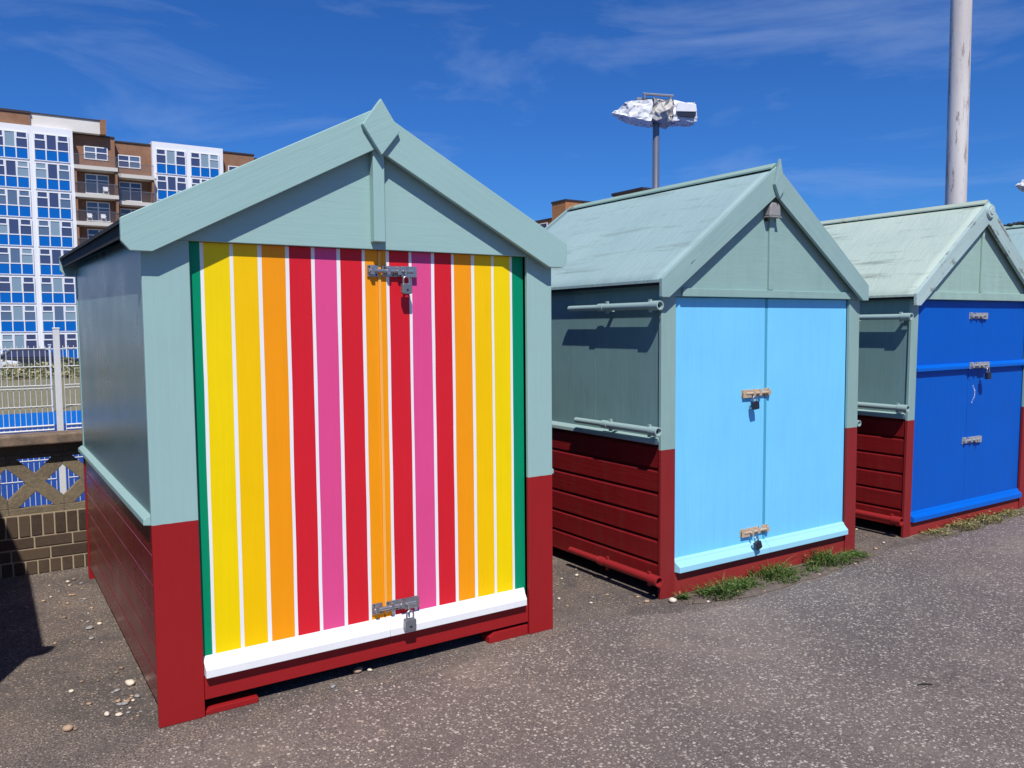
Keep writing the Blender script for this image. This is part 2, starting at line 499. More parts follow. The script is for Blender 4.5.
# grassy bank beyond the court
bt = NT('dry_grass_bank')
bv = bt.coord((1, 1, 1), rnd=False)
bn = bt.noise(bv, 1.2, 6, .7); bn2 = bt.noise(bv, 9, 5, .7)
bc = bt.mix(bt.ramp(bn, .35, .65), S(138, 128, 104), S(118, 120, 92))
bc = bt.mix(bt.math('MULTIPLY', bt.ramp(bn2, .45, .7), .6), bc, S(160, 144, 116))
M['bank'] = bt.done(bc, .95, bt.bump(bn2, .6, .06), spec=.1)
b = MB()
nx = 90
rows = [(15.12, .0), (16.2, .05), (18.3, .12), (19.5, .17), (21, .22), (23, .32), (24.5, .36), (26.5, .1), (30, -.6), (35, -1.02)]
for y, z in rows:
    for k in range(nx + 1):
        x = -14 + 40 * k / nx
        b.v.append((x, y + .1 * noise.noise(Vector((x, y, 0))), z + (.07 * noise.noise(Vector((x * .9, y * .9, 5))) if 0 < z < .5 else 0)))
for i in range(len(rows) - 1):
    for k in range(nx):
        b.f.append((i * (nx + 1) + k, i * (nx + 1) + k + 1, (i + 1) * (nx + 1) + k + 1, (i + 1) * (nx + 1) + k)); b.mi.append(0); b.sm.append(True)
tag(b.build('bank', 'bank'), kind='structure')
# scrub on the bank: many leaf faces, one mass
def leafmat(name, a, b_):
    t = NT(name)
    oi = t.add('ShaderNodeNewGeometry')
    col = t.mix(oi.outputs['Random Per Island'], a, b_)
    return t.done(col, .7, spec=.2)
M['scrub'] = leafmat('scrub_leaves', S(92, 104, 60), S(196, 182, 140))
rnd = random.Random(8)
s = MB()
for _ in range(300):
    cx, cy = rnd.uniform(-6, 14), rnd.uniform(22.4, 25.2)
    h = rnd.uniform(.26, .50) * (1.15 if rnd.random() < .2 else 1)
    base = .34
    for _k in range(60):
        a, rr = rnd.uniform(0, 6.28), rnd.random() ** .5 * .42
        x, y, z = cx + rr * math.cos(a), cy + rr * math.sin(a), base - .06 + rnd.random() * h * (1.1 - rr)
        d = Vector((rnd.gauss(0, 1), rnd.gauss(0, 1), rnd.gauss(0, .8))).normalized() * rnd.uniform(.03, .07)
        e = d.cross(Vector((rnd.gauss(0, 1), rnd.gauss(0, 1), rnd.gauss(0, 1)))).normalized() * d.length * .6
        q = Vector((x, y, z))
        s.add([q - d, q + e, q + d, q - e], [(0, 1, 2, 3)])
tag(s.build('shrubbery', 'scrub', fixn=False), kind='stuff', label='dry yellow green scrub along the top of the bank', cat='shrubs')

# ------------------------------------------------------------------ garden wall with pierced screen blocks
WY = 2.72
cmat = NT('weathered_concrete')
cv = cmat.coord((1, 1, 1))
cn1 = cmat.noise(cv, 5, 7, .68); cn2 = cmat.noise(cv, 60, 4, .7)
cc = cmat.mix(cmat.ramp(cn1, .35, .68), S(132, 118, 96), S(104, 94, 80))
cc = cmat.mix(cmat.math('MULTIPLY', cmat.ramp(cn2, .5, .7), .5), cc, S(158, 142, 118))
M['concrete'] = cmat.done(cc, .95, cmat.bump(cn2, .7, .008), spec=.15)
cmat = NT('mossy_coping')
cv = cmat.coord((1, 1, 1))
cn1 = cmat.noise(cv, 9, 7, .7); cn2 = cmat.noise(cmat.coord((2, 2, 40)), 3, 4, .7)
cc = cmat.mix(cmat.ramp(cn1, .38, .66), S(148, 126, 108), S(104, 92, 82))
cc = cmat.mix(cmat.math('MULTIPLY', cmat.ramp(cn2, .5, .65), .4), cc, S(120, 100, 88))
M['coping'] = cmat.done(cc, .95, cmat.bump(cn1, .7, .012), spec=.15)
def brickmat(name, a, b_, mortar, soldier=False):
    t = NT(name)
    v = t.coord((1, 1, 1), rnd=False)
    ge = t.add('ShaderNodeNewGeometry')
    col = t.mix(ge.outputs['Random Per Island'], a, b_)
    n = t.noise(v, 22, 6, .7)
    col = t.mix(t.math('MULTIPLY', t.ramp(n, .45, .7), .45), col, S(96, 84, 70))
    return t.done(col, .92, t.bump(t.noise(v, 120, 4, .7), .6, .004), spec=.2)
M['brick'] = brickmat('dark_brown_brick', S(66, 54, 47), S(92, 76, 62), None)
M['mortar'] = flat('pale_mortar', S(168, 150, 124), .95, 0, .2, 60, .4)
wall = tag(empty('garden_wall', (0, WY, 0)), 'low brick wall topped with pierced concrete diamond blocks', 'wall')
X0, X1 = -9.0, 13.0
br = MB(); mo = MB()
mo.box(X0, X1, .008, .11, 0, .402)
rb = random.Random(3)
def bricks(z0, z1, w, off):
    x = X0 - off
    while x < X1:
        a, bb = max(x + .005, X0), min(x + w - .005, X1)
        if bb > a + .02:
            d = rb.uniform(0, .003)
            br.box(a, bb, d, .10, z0 + .004, z1 - .004)
        x += w
bricks(0.0, .092, .069, .03)
bricks(.096, .172, .222, .07)
bricks(.176, .250, .222, .16)
bricks(.254, .398, .069, .06)
mo.build('mortar', 'mortar', wall)
br.build('brickwork', 'brick', wall, .003)
# pierced blocks: unit 0.32 wide; lattice of crossing ribs
def screen_block(x):
    m = MB()
    U, z0, z1 = .32, .402, .795     # thin cast block
    zc_ = (z0 + z1) / 2 + .02
    # frame bars
    y0, y1 = .012, .058
    hb, ht, t_ = .445, .767, .057       # hole band, half thickness of a rib
    m.box(x, x + U, y0, y1, z0, hb)     # lower rail
    m.box(x, x + U, y0, y1, ht, z1)     # upper rail
    m.prism([(x, ht), (x + t_, ht), (x + U, hb + t_), (x + U, hb), (x + U - t_, hb), (x, ht - t_)], y0, y1)
    m.prism([(x, hb), (x + t_, hb), (x + U, ht - t_), (x + U, ht), (x + U - t_, ht), (x, hb + t_)], y0 + .002, y1 - .002)
    return m
x = -.257 - .16 - .32 * 26
k = 0
while x < X1:
    if x > X0:
        screen_block(x + .001).build('screen_block', 'concrete', wall, .004)
    x += .32
cp = MB()
xx = X0
while xx < X1:
    cp.box(xx + .003, min(xx + .92, X1) - .003, -.085, .085, .862, .93)
    xx += .92
cp.build('coping', 'coping', wall, .01)
bed = MB(); bed.box(X0, X1, .02, .06, .795, .862); bed.build('coping_bed', 'concrete', wall)

# white mesh fence standing just behind the wall
M['white_metal'] = flat('white_powder_coat', (.72, .72, .72, 1), .45)
fence = tag(empty('mesh_fence', (0, 3.45, 0)), 'white wire mesh fence with square posts standing behind the low wall', 'fence')
fx0, fx1, PITCH = -7.546, 12.5, 2.5
def fence_panel(xa, xb):
    w = MB()
    n = int((xb - xa) / .035)
    for i in range(n + 1):
        xq = xa + (xb - xa) * i / n
        w.tube([(xq, 0, .06), (xq, 0, 1.49)], .0030, 4, cap=False)
    for zz in (.10, .30, .507, .653, .872, .903, 1.048, 1.179, 1.20, 1.338, 1.470):
        w.tube([(xa, -.006, zz), (xb, -.006, zz)], .0040 if zz not in (.872, .903) else .0075, 5, cap=False)
    return w
xq = fx0
while xq < fx1:
    po = MB()
    po.box(xq - .022, xq + .022, -.02, .02, 0, 1.61)
    po.box(xq - .025, xq + .025, -.023, .023, 1.61, 1.622)
    po.build('post', 'white_metal', fence, .004)
    fence_panel(xq + .04, xq + PITCH - .04).build('wire_panel', 'white_metal', fence, fixn=False)
    xq += PITCH
fp = MB(); fp.tube([(.70, 15.14, -.05), (.69, 15.14, 1.32)], .02, 10)
fp.box(.66, .72, 15.11, 15.17, 1.32, 1.34)
tag(fp.build('slim_post', 'white_metal'), 'slim white post at the far edge of the blue court', 'post')

# ------------------------------------------------------------------ block of flats
def brickwall(name, a, b_, mortar):
    t = NT(name)
    tcn = t.add('ShaderNodeTexCoord')
    sx = t.add('ShaderNodeSeparateXYZ'); t.l.new(tcn.outputs['Object'], sx.inputs[0])
    cb = t.add('ShaderNodeCombineXYZ')
    t.l.new(t.math('ADD', sx.outputs[0], sx.outputs[1]), cb.inputs[0]); t.l.new(sx.outputs[2], cb.inputs[1])
    bk = t.add('ShaderNodeTexBrick')
    t.l.new(cb.outputs[0], bk.inputs['Vector'])
    bk.inputs['Scale'].default_value = 4.4
    bk.inputs['Color1'].default_value = a; bk.inputs['Color2'].default_value = b_; bk.inputs['Mortar'].default_value = mortar
    bk.inputs['Mortar Size'].default_value = .02
    n = t.noise(t.coord((1, 1, 1), rnd=False), .8, 5, .6)
    c_ = t.mix(t.math('MULTIPLY', t.ramp(n, .4, .7), .35), bk.outputs[0], S(112, 76, 52))
    return t.done(c_, .9, spec=.2)
M['flat_brick'] = brickwall('brown_flat_brick', S(158, 114, 88), S(138, 98, 76), S(150, 128, 108))
M['orange_brick'] = brickwall('orange_brick', S(190, 128, 82), S(172, 112, 72), S(170, 136, 104))
M['flat_white'] = flat('white_render', (.80, .80, .82, 1), .7, 0, .06, .8)
M['flat_cream'] = flat('streaked_cream_cladding', S(220, 214, 206), .8, 0, .1, .9)
M['upvc'] = flat('white_window_frame', (.82, .82, .84, 1), .4)
M['spandrel'] = flat('blue_spandrel', S(4, 100, 184), .45, 0, .05, 2, spec=.15)
M['slab'] = flat('balcony_slab_edge', S(206, 200, 190), .8)
M['dark_cap'] = flat('dark_parapet_cap', S(58, 46, 48), .6)
M['rail'] = flat('balcony_rail_glass', S(112, 112, 116), .3, 0, .05)
gl = NT('window_glass'); M['glass'] = gl.done((.055, .070, .155, 1), .10, spec=.7)
gl = NT('curtained_glass'); M['curtain'] = gl.done(S(134, 156, 170), .2, spec=.6)
gl = NT('net_curtained_glass'); M['net'] = gl.done(S(92, 112, 138), .15, spec=.6)

rw = random.Random(21)
flats = tag(empty('apartment_block', (0, 86, -1)), 'tall white and brown brick apartment block with blue panels under its windows', 'building')
GB = 1.0   # the block's own ground lies a metre below the promenade
def window_bay(x0, ztop, yo):
    """one flat's window: three columns of lights above three blue panels"""
    W3 = 2.84
    zs = [ztop - 1.38, ztop]
    fr = MB(); pn = MB(); spd = MB()
    cw = W3 / 3
    y0, y1 = yo - .10, yo - .02
    for i in range(4):
        xx = x0 + cw * i
        fr.box(xx - .045, xx + .045, y0, y1, ztop - 2.42, ztop + .04)
    for i in range(3):
        a, b_ = x0 + cw * i + .05, x0 + cw * (i + 1) - .05
        fr.box(a, b_, y0 + .01, y1, ztop - .02, ztop + .04)
        fr.box(a, b_, y0 + .01, y1, zs[0] - .06, zs[0] + .03)
        fr.box(a, b_, y0 + .01, y1, ztop - 2.43, ztop - 2.37)
        k = rw.random()
        mi = 0 if k < .48 else (1 if k < .76 else 2)
        if i != 1:
            zt = ztop - .48
            fr.box(a, b_, y0 + .01, y1, zt - .09, zt + .02)
            k2 = rw.random()
            pn.add([(a, y1 - .02, zs[0] + .03), (b_, y1 - .02, zs[0] + .03), (b_, y1 - .02, zt - .09), (a, y1 - .02, zt - .09)], [(0, 1, 2, 3)], mi if k2 < .7 else 0)
            pn.add([(a + .05, y1 - .02, zt + .02), (b_ - .05, y1 - .02, zt + .02), (b_ - .05, y1 - .02, ztop - .05), (a + .05, y1 - .02, ztop - .05)], [(0, 1, 2, 3)], mi if k2 < .5 else 0)
            fr.box(a, a + .05, y0 + .015, y1, zt, ztop - .02); fr.box(b_ - .05, b_, y0 + .015, y1, zt, ztop - .02)
        else:
            pn.add([(a + .05, y1 - .02, zs[0] + .03), (b_ - .05, y1 - .02, zs[0] + .03), (b_ - .05, y1 - .02, ztop - .05), (a + .05, y1 - .02, ztop - .05)], [(0, 1, 2, 3)], mi)
            fr.box(a, a + .05, y0 + .015, y1, zs[0], ztop - .02); fr.box(b_ - .05, b_, y0 + .015, y1, zs[0], ztop - .02)
        spd.box(a - .03, b_ + .03, y1 - .03, y1 - .01, ztop - 2.38, zs[0] - .05)
    w = fr.build('window', 'upvc', flats)
    pn.build('pane', ['glass', 'curtain', 'net'], w, fixn=False)
    spd.build('spandrel_panel', 'spandrel', flats)

FL = 2.655
# white wing A
wa = MB(); wa.box(-14, 8.16, 0, 12, 0, 20.6 + GB); wa.build('wall', 'flat_white', flats)
for zt in [19.9 - FL * k for k in range(8)]:
    for xb in (-5.0, -1.72, 1.56 + .03, 4.94):
        window_bay(xb if xb < 1.5 else xb, zt + GB, 0)
wa = MB(); wa.box(-14, 4.75, .3, 10, 20.6 + GB, 21.75 + GB); wa.build('penthouse', 'flat_brick', flats)
wa = MB(); wa.box(4.75, 10.6, .5, 10, 20.6 + GB, 21.85 + GB); wa.build('penthouse', 'flat_cream', flats)
wa = MB(); wa.box(10.6, 11.15, .4, 9, 20.6 + GB, 22.0 + GB); wa.build('chimney', 'flat_brick', flats)
wa = MB(); wa.box(-14, 4.8, .2, 10.1, 21.75 + GB, 21.95 + GB); wa.box(4.802, 10.65, .4, 10.1, 21.85 + GB, 21.93 + GB); wa.build('parapet_cap', 'dark_cap', flats)
# brick bays with balconies
def brick_bay(x0, x1, yf, ztop, wx0, wx1, nfl, first_top):
    m = MB()
    m.box(x0, x1, yf + 1.3, yf + 10, 0, ztop)
    m.build('wall', 'flat_brick', flats)
    m = MB(); m.box(x0 + .02, x0 + .22, yf + .01, yf + 1.3, 0, first_top - 2.35); m.box(x1 - .22, x1 - .02, yf + .01, yf + 1.3, 0, first_top - 2.35); m.build('party_wall', 'flat_brick', flats)
    m = MB(); m.box(x0 - .02, x1 + .02, yf + 1.2, yf + 10.1, ztop, ztop + .14); m.build('parapet_cap', 'dark_cap', flats)
    for k in range(nfl):
        zf = first_top - 2.1 - FL * k
        sl = MB(); sl.box(x0, x1, yf - .15, yf + 1.3, zf - .36, zf)
        bal = sl.build('balcony', 'slab', flats)
        rl = MB()
        n = int((x1 - x0) / .1)
        for i in range(n + 1):
            xq = x0 + .05 + (x1 - x0 - .1) * i / n
            rl.box(xq - .011, xq + .011, yf - .10, yf - .08, zf, zf + 1.0)
        rl.box(x0 + .03, x1 - .03, yf - .12, yf - .06, zf + 1.0, zf + 1.05)
        rl.build('railing', 'rail', bal)
        zt = first_top - FL * k
        hh = 1.25 if k == 0 else 1.9
        fr = MB()
        y0 = yf + 1.22
        a, b_ = wx0, wx1
        fr.box(a, a + .09, y0, yf + 1.31, zt - hh, zt); fr.box(b_ - .09, b_, y0, yf + 1.31, zt - hh, zt)
        mid_ = (a + b_) / 2
        fr.box(mid_ - .06, mid_ + .06, y0 + .01, yf + 1.31, zt - hh, zt)
        for z_ in (zt - .09, zt - hh, zt - .62):
            fr.box(a + .09, mid_ - .06, y0 + .012, yf + 1.31, z_, z_ + .09); fr.box(mid_ + .06, b_ - .09, y0 + .012, yf + 1.31, z_, z_ + .09)
        w = fr.build('window', 'upvc', flats)
        pn = MB()
        for a2, b2 in ((a + .09, mid_ - .06), (mid_ + .06, b_ - .09)):
            pn.add([(a2, yf + 1.28, zt - hh), (b2, yf + 1.28, zt - hh), (b2, yf + 1.28, zt), (a2, yf + 1.28, zt)], [(0, 1, 2, 3)], rw.choice((0, 0, 2)))
        pn.build('pane', ['glass', 'curtain', 'net'], w, fixn=False)
brick_bay(8.16, 11.95, 0.0, 20.5 + GB, 9.2, 11.3, 8, 19.5 + GB)
brick_bay(11.96, 15.42, 0.9, 20.35 + GB, 12.3, 14.4, 8, 19.15 + GB)
# white wing B
wa = MB(); wa.box(15.43, 22.42, 1.6, 12, 0, 20.7 + GB); wa.build('wall', 'flat_white', flats)
for zt in [19.95 - FL * k for k in range(8)]:
    for xb in (15.78, 19.12):
        window_bay(xb, zt + GB, 1.6)
brick_bay(22.43, 26.0, 1.4, 20.55 + GB, 23.2, 25.3, 8, 19.2 + GB)
brick_bay(26.01, 29.6, 2.4, 20.35 + GB, 26.6, 28.8, 8, 19.0 + GB)
wa = MB(); wa.box(29.61, 36.6, 3.0, 12, 0, 20.4 + GB); wa.build('wall', 'flat_white', flats)
for zt in [19.6 - FL * k for k in range(4)]:
    for xb in (30.0, 33.4):
        window_bay(xb, zt + GB, 3.0)

# white plastic chairs on the balconies
def balcony_chair(x, y, z):
    m = MB()
    m.box(x - .22, x + .22, y - .22, y + .22, z + .40, z + .45)
    m.box(x - .22, x + .22, y + .18, y + .23, z + .45, z + .88)
    for sx in (-1, 1):
        for sy in (-1, 1):
            m.box(x + sx * .2 - .025, x + sx * .2 + .025, y + sy * .2 - .025, y + sy * .2 + .025, z, z + .40)
        m.box(x + sx * .22 - .02, x + sx * .22 + .02, y - .2, y + .2, z + .62, z + .66)
    return m
for (dx, k, lab) in ((10.9, 1, 'white chair at the right end of the second balcony down'), (9.4, 2, 'left one of two white chairs on the third balcony down'), (10.6, 2, 'right one of two white chairs on the third balcony down')):
    zf = 19.5 - 2.1 - FL * k
    tag(balcony_chair(dx, 86 + .55, zf + .001).build('balcony_chair', 'upvc'), lab, 'chair', 'chairs on the apartment balconies')

# second brick block further right, seen over the huts
b2 = tag(empty('brick_block', (47, 60, -1)), 'orange brick block with a dark roof edge showing above the pale roofs', 'building')
m = MB(); m.box(0, 9.5, 0.35, 30, 0, 13.0); m.box(0, 3.9, .05, 2.25, 13.0, 14.5); m.box(9.6, 14, 0, 4.6, 0, 16.32)
m.build('wall', 'orange_brick', b2)
m = MB(); m.box(-.06, 9.55, .29, 30.06, 13.0, 13.0); m = MB()
m.box(-.08, 9.58, 2.252, 30.1, 13.0, 13.16); m.box(3.902, 9.58, .27, 2.25, 13.0, 13.16); m.box(-.07, 3.96, -.02, 2.32, 14.5, 14.66); m.box(9.5, 14.1, -.1, 4.7, 16.32, 16.57)
m.build('roof_edge', 'dark_cap', b2)
for (y, z) in ((3.0, 11.6), (5.6, 11.6), (8.6, 11.6)):
    fr = MB(); fr.box(-.06, .02, y, y + .09, z, z + 1.2); fr.box(-.06, .02, y + 1.4, y + 1.49, z, z + 1.2)
    fr.box(-.055, .02, y + .09, y + 1.4, z, z + .08); fr.box(-.055, .02, y + .09, y + 1.4, z + 1.12, z + 1.2)
    w = fr.build('window', 'upvc', b2)
    pn = MB(); pn.add([(-.02, y + .09, z + .08), (-.02, y + 1.4, z + .08), (-.02, y + 1.4, z + 1.12), (-.02, y + .09, z + 1.12)], [(0, 1, 2, 3)])
    pn.build('pane', 'glass', w, fixn=False)

# ================================================================== BEACH HUTS
def lerp(a, b_, t): return a + (b_ - a) * t

def bolt(parent, x0, x1, zc_, y, mat, hasp_right=True, tilt=0.0):
    """sliding bolt: two plates, barrel in straps, knob and staple"""
    m = MB()
    L = x1 - x0
    sgn = 1 if hasp_right else -1
    def X(f): return x0 + L * f if hasp_right else x1 - L * f
    def bx(fa, fb, ya, yb, za, zb, mi=0):
        a, b_ = sorted((X(fa), X(fb))); m.box(a, b_, ya, yb, zc_ + za, zc_ + zb, mi)
    bx(.0, .22, y - .004, y, -.026, .026)          # keeper plate
    bx(.30, .98, y - .004, y, -.024, .024)         # main plate
    m.tube([(X(.02), y - .016, zc_), (X(.90), y - .016, zc_)], .0095, 10)
    for fa in (.04, .36, .58):
        bx(fa, fa + .07, y - .028, y, -.017, .017)
    bx(.66, .98, y - .020, y - .016, -.026, .024)  # hasp flap
    m.tube([(X(.70), y - .018, zc_), (X(.70), y - .045, zc_)], .006, 8)
    m.tube([(X(.70), y - .045, zc_ + .011), (X(.70), y - .045, zc_ - .02)], .005, 8)
    for f, dz in ((.04, .018), (.18, -.018), (.34, .017), (.92, .017), (.92, -.017), (.52, -.017)):
        m.tube([(X(f), y - .001, zc_ + dz), (X(f), y - .0065, zc_ + dz)], .0042, 8, 1)
    o = m.build('bolt', [mat, 'dark_wood'], parent, .0012)
    return o

def padlock(loc, size, body, label, tilt=0.0, shackle='steel'):
    r_ = empty('padlock', loc)
    r_.rotation_euler = (0, tilt, 0)
    tag(r_, label, 'padlock', 'padlocks on the hut doors')
    m = MB()
    w, h, d = size * .5, size, size * .26
    m.prism([(-w, -h * .9), (-w * .8, -h), (w * .8, -h), (w, -h * .9), (w, -h * .12), (w * .85, 0), (-w * .85, 0), (-w, -h * .12)], -d, d)
    m.build('case', body, r_, .003)
    m = MB()
    pts = [(-w * .62, 0, -.004)] + [(-w * .62, 0, h * .35)] + [(w * .62 * -math.cos(math.pi * k / 8), 0, h * .35 + w * .62 * math.sin(math.pi * k / 8)) for k in range(1, 8)] + [(w * .62, 0, h * .35), (w * .62, 0, -.004)]
    m.tube(pts, size * .085, 8)
    m.build('shackle', shackle, r_)
    m = MB(); m.tube([(0, -d - .001, -h * .62), (0, -d + .002, -h * .62)], size * .12, 10); m.build('keyhole', 'dark_wood', r_)
    return r_

def side_pole(x, y0, y1, z, out, mat, hut, r_=.021):
    """awning pole clipped along a side wall, sleeve ends and brackets"""
    m = MB()
    xx = x + out
    ym = lerp(y0, y1, .62)
    ya, yb = lerp(y0, y1, .06), lerp(y0, y1, .09)
    m.tube([(xx, ya, z), (xx, ym, z)], r_, 14, cap=True)
    m.tube([(xx, ym, z), (xx, y1, z)], r_ * .82, 14)
    m.tube([(xx, ym - .03, z), (xx, ym + .02, z)], r_ * 1.14, 14)
    # hollow flared sleeve at the front end
    m.tube([(xx, y0, z), (xx, yb, z)], r_ * 1.28, 16, cap=False)
    m.tube([(xx, y0, z), (xx, yb, z)], r_ * .95, 16, cap=False)
    n = 16
    ring = []
    for rr in (r_ * 1.28, r_ * .95):
        ring += [(xx + rr * math.cos(2 * math.pi * k / n), y0, z + rr * math.sin(2 * math.pi * k / n)) for k in range(n)]
    m.add(ring, [(k, (k + 1) % n, n + (k + 1) % n, n + k) for k in range(n)])
    m.add([(xx + r_ * .94 * math.cos(2 * math.pi * k / n), y0 + .03, z + r_ * .94 * math.sin(2 * math.pi * k / n)) for k in range(n)], [tuple(range(n))], 1)
    sg = 1 if out > 0 else -1
    for yy in (lerp(y0, y1, .55), lerp(y0, y1, .10)):
        a, b_ = sorted((x + sg * .001, xx))
        m.box(a, b_, yy - .012, yy + .012, z - r_ * 1.3, z - r_ * .6)
        m.box(xx - .006, xx + .006, yy - .010, yy + .010, z - r_ * 1.8, z + r_ * 1.7)
    return m.build('awning_pole', [mat, 'pole_hole'], hut, fixn=True)

def beach_hut(P):
    W, D, pw, zc_, zd = P['W'], P['D'], P['pw'], P['zc'], P['zd']
    xl, xr = P['xl'], P['xr']                # outer ends of the barge boards
    zt, zb = P['zt'], P['zb']                # barge end: top and bottom
    zp, zlow = P['zp'], P['zlow']            # barge apex: top and underside
    xc = (xl + xr) / 2
    yb0, yb1 = P['yb']                       # barge board front and back
    mm = P['mats']
    h = empty('beach_hut', P['loc'], P.get('rz', 0))
    h.rotation_euler = (0, P.get('roll', 0), P.get('rz', 0))
    tag(h, P['label'], 'beach hut', 'beach huts in a row along the promenade')
    def ztop(x_): return lerp(zt, zp, 1 - abs(x_ - xc) / (xc - xl))
    TH = P.get('TH', .045)
    def lift(y_): return P.get('lift', 0) * y_ / D
    # posts
    for side in (0, 1):
        for back in (0, 1):
            m = MB()
            a, b_ = (0, pw) if side == 0 else (W - P.get('pwr', pw), W)
            y0, y1 = (0, .022) if not back else (D - .05, D)
            m.box(a, b_, y0, y1, 0.0 if not back else .0, zd if not back else ztop(a if side == 0 else b_) - TH - .004)
            m.build('corner_post', mm['post'], h, .003)
    # gable over the doors
    zg = zd
    e = .003
    m = MB()
    m.prism([(e, zg), (W - e, zg), (W - e, ztop(W) - TH - .004), (xc, zp - TH - .004), (e, ztop(0) - TH - .004)], -.004, .022)
    m.build('gable', mm['gable'], h, .002)
    m = MB()
    m.prism([(.05, .04), (W - .05, .04), (W - .05, ztop(W - .05) - TH - .01), (xc, zp - TH - .01), (.05, ztop(.05) - TH - .01)], D - .03, D - .008)
    m.build('rear_wall', 'teal', h)
    # floor
    m = MB(); m.box(.05, W - .05, .05, D - .05, .075, .11); m.build('floor_panel', 'dark_wood', h)
    # side walls
    zs = P['zs']
    for side in (0, 1):
        sx = (lambda q: q) if side == 0 else (lambda q: W - q)
        m = MB()
        a, b_ = sorted((sx(P.get('inset', .012)), sx(.032)))
        m.box(a, b_, .0225, D - .0505, zs, ztop(sx(.02)) - TH - .01)
        if P.get('batten'):
            a, b_ = sorted((sx(.0092), sx(.012)))
            m.box(a, b_, P['batten'] - .006, P['batten'] + .006, zs + .03, zs + .48)
        m.build('side_panel', mm['side'], h)
        # shiplap boards
        bs = MB()
        nb = P.get('boards', 6)
        z0 = P.get('zside', .07)
        hb = (zs - .015 - z0) / nb
        for k in range(nb):
            za = z0 + hb * k
            gp = P.get('gap', .019)
            prof_ = [(.005, za), (.030, za), (.030, za + hb), (.022, za + hb), (.022, za + hb - gp), (.005 + min(.008, gp * .3), za + hb - gp), (.004, za + hb - gp - min(.009, gp * .4))]
            bs.prism([(sx(u), w_) for u, w_ in prof_], .0225, D - .0505, 'y')
        bs.build('side_boards', mm['boards'], h)
        # sill moulding between panel and boards
        sl = MB()
        prof_ = [(-.026, zs - .012), (.016, zs - .018), (.016, zs + .030), (-.008, zs + .022), (-.025, zs + .010)]
        sl.prism([(sx(u), w_) for u, w_ in prof_], .0225, D + (.01 if P.get('longsill') else -.0505), 'y')
        sl.build('sill', mm['sill'], h, .002)
    # base board and feet
    m = MB()
    za, zb_ = P['base']
    m.box(pw + .002, W - P.get('pwr', pw) - .002, .008, .04, za, zb_)
    m.build('base_board', mm['base'], h, .003)
    for (fa, fb, zh) in P.get('feet', []):
        m = MB()
        m.prism([(fa, 0), (fb, 0), (fb + .0, zh), (fa + .03, zh), (fa, zh * .6)], .010, .09)
        m.build('foot_block', mm['base'], h, .003)
    # roof: painted felt over dark boards
    y0, y1 = yb1 + .001, D + P.get('over', .07)
    for side in (0, 1):
        xe = xl if side == 0 else xr - P.get('roofin', 0)
        m = MB()
        NX, NY = 14, 30
        top, bot = [], []
        for j in range(NY + 1):
            for i in range(NX + 1):
                f = i / NX
                x_ = lerp(xe, xc, f); y_ = lerp(y0, y1, j / NY)
                z_ = lerp(zt, zp, f)
                wv = P.get('ripple', 0) * noise.noise(Vector((x_ * 3.1 + y_ * 1.2, y_ * 2.2, P['W'] * 9 + side))) if 0 < i < NX and 0 < j < NY else 0
                top.append((x_, y_, z_ - .004 + wv + lift(y_))); bot.append((x_, y_, z_ - .020 + lift(y_)))
        n1 = NX + 1
        fs = []
        for j in range(NY):
            for i in range(NX):
                fs.append((j * n1 + i, j * n1 + i + 1, (j + 1) * n1 + i + 1, (j + 1) * n1 + i))
        N = len(top)
        fs2 = [tuple(N + q for q in reversed(f)) for f in fs]
        rim = [j * n1 for j in range(NY + 1)] + [NY * n1 + i for i in range(1, n1)] + [j * n1 + NX for j in range(NY - 1, -1, -1)] + [i for i in range(NX - 1, 0, -1)]
        fs3 = [(rim[k], rim[(k + 1) % len(rim)], N + rim[(k + 1) % len(rim)], N + rim[k]) for k in range(len(rim))]
        m.add(top + bot, fs, 0, True); m.f += fs2 + fs3; m.mi += [1] * len(fs2) + [1] * len(fs3); m.sm += [False] * (len(fs2) + len(fs3))
        rf = m.build('roof_panel', [mm['roof'], mm.get('rim', mm['roof'])], h)
        m = MB()
        q = .0
        m.prism([(lerp(xe, xc, .012), lerp(zt, zp, .012) - .0205), (xc, zp - .0205), (xc, zp - TH), (lerp(xe, xc, .012), lerp(zt, zp, .012) - TH)], y0 + .002, y1 - .004)
        m.v = [(a_, b_, c_ + lift(b_)) for a_, b_, c_ in m.v]
        m.build('roof_boards', mm.get('under', 'dark_felt'), rf)
    # ridge cap
    if P.get('ridge'):
        m = MB()
        k = (zp - zt) / (xc - xl)
        wd = .042
        for s_ in (-1, 1):
            m.prism([(xc, zp + .020), (xc + s_ * wd, zp + .022 - k * wd), (xc + s_ * wd, zp + .010 - k * wd), (xc, zp + .004)], y0 - .01, y1 - .03)
        m.build('ridge_cap', mm['ridge'], h, .002)
    # barge boards, front and rear
    ch = P.get('chamfer', .035)
    for (ya, yb, rear) in ((yb0, yb1, False), (y1 + .001, y1 + .03, True)):
        for side in (0, 1):
            X = (lambda q: xl + q) if side == 0 else (lambda q: xr - q)
            half = xc - xl
            zin_x = P['xin']
            poly = [(X(0), zt), (xc, zp), (xc, zlow), (X(zin_x), zb), (X(ch * .85), zb), (X(0), zb + ch)]
            m = MB(); m.prism(poly, ya, yb)
            if rear: m.v = [(a_, b_, c_ + lift(b_)) for a_, b_, c_ in m.v]
            m.build('barge_board', mm['barge_l'] if side == 0 else mm['barge_r'], h, .003)
    # finial at the apex
    if P.get('finial'):
        m = MB(); m.prism(P['finial'], yb0 - .024, yb0 - .0005); m.build('finial', mm['barge_l'], h, .003)
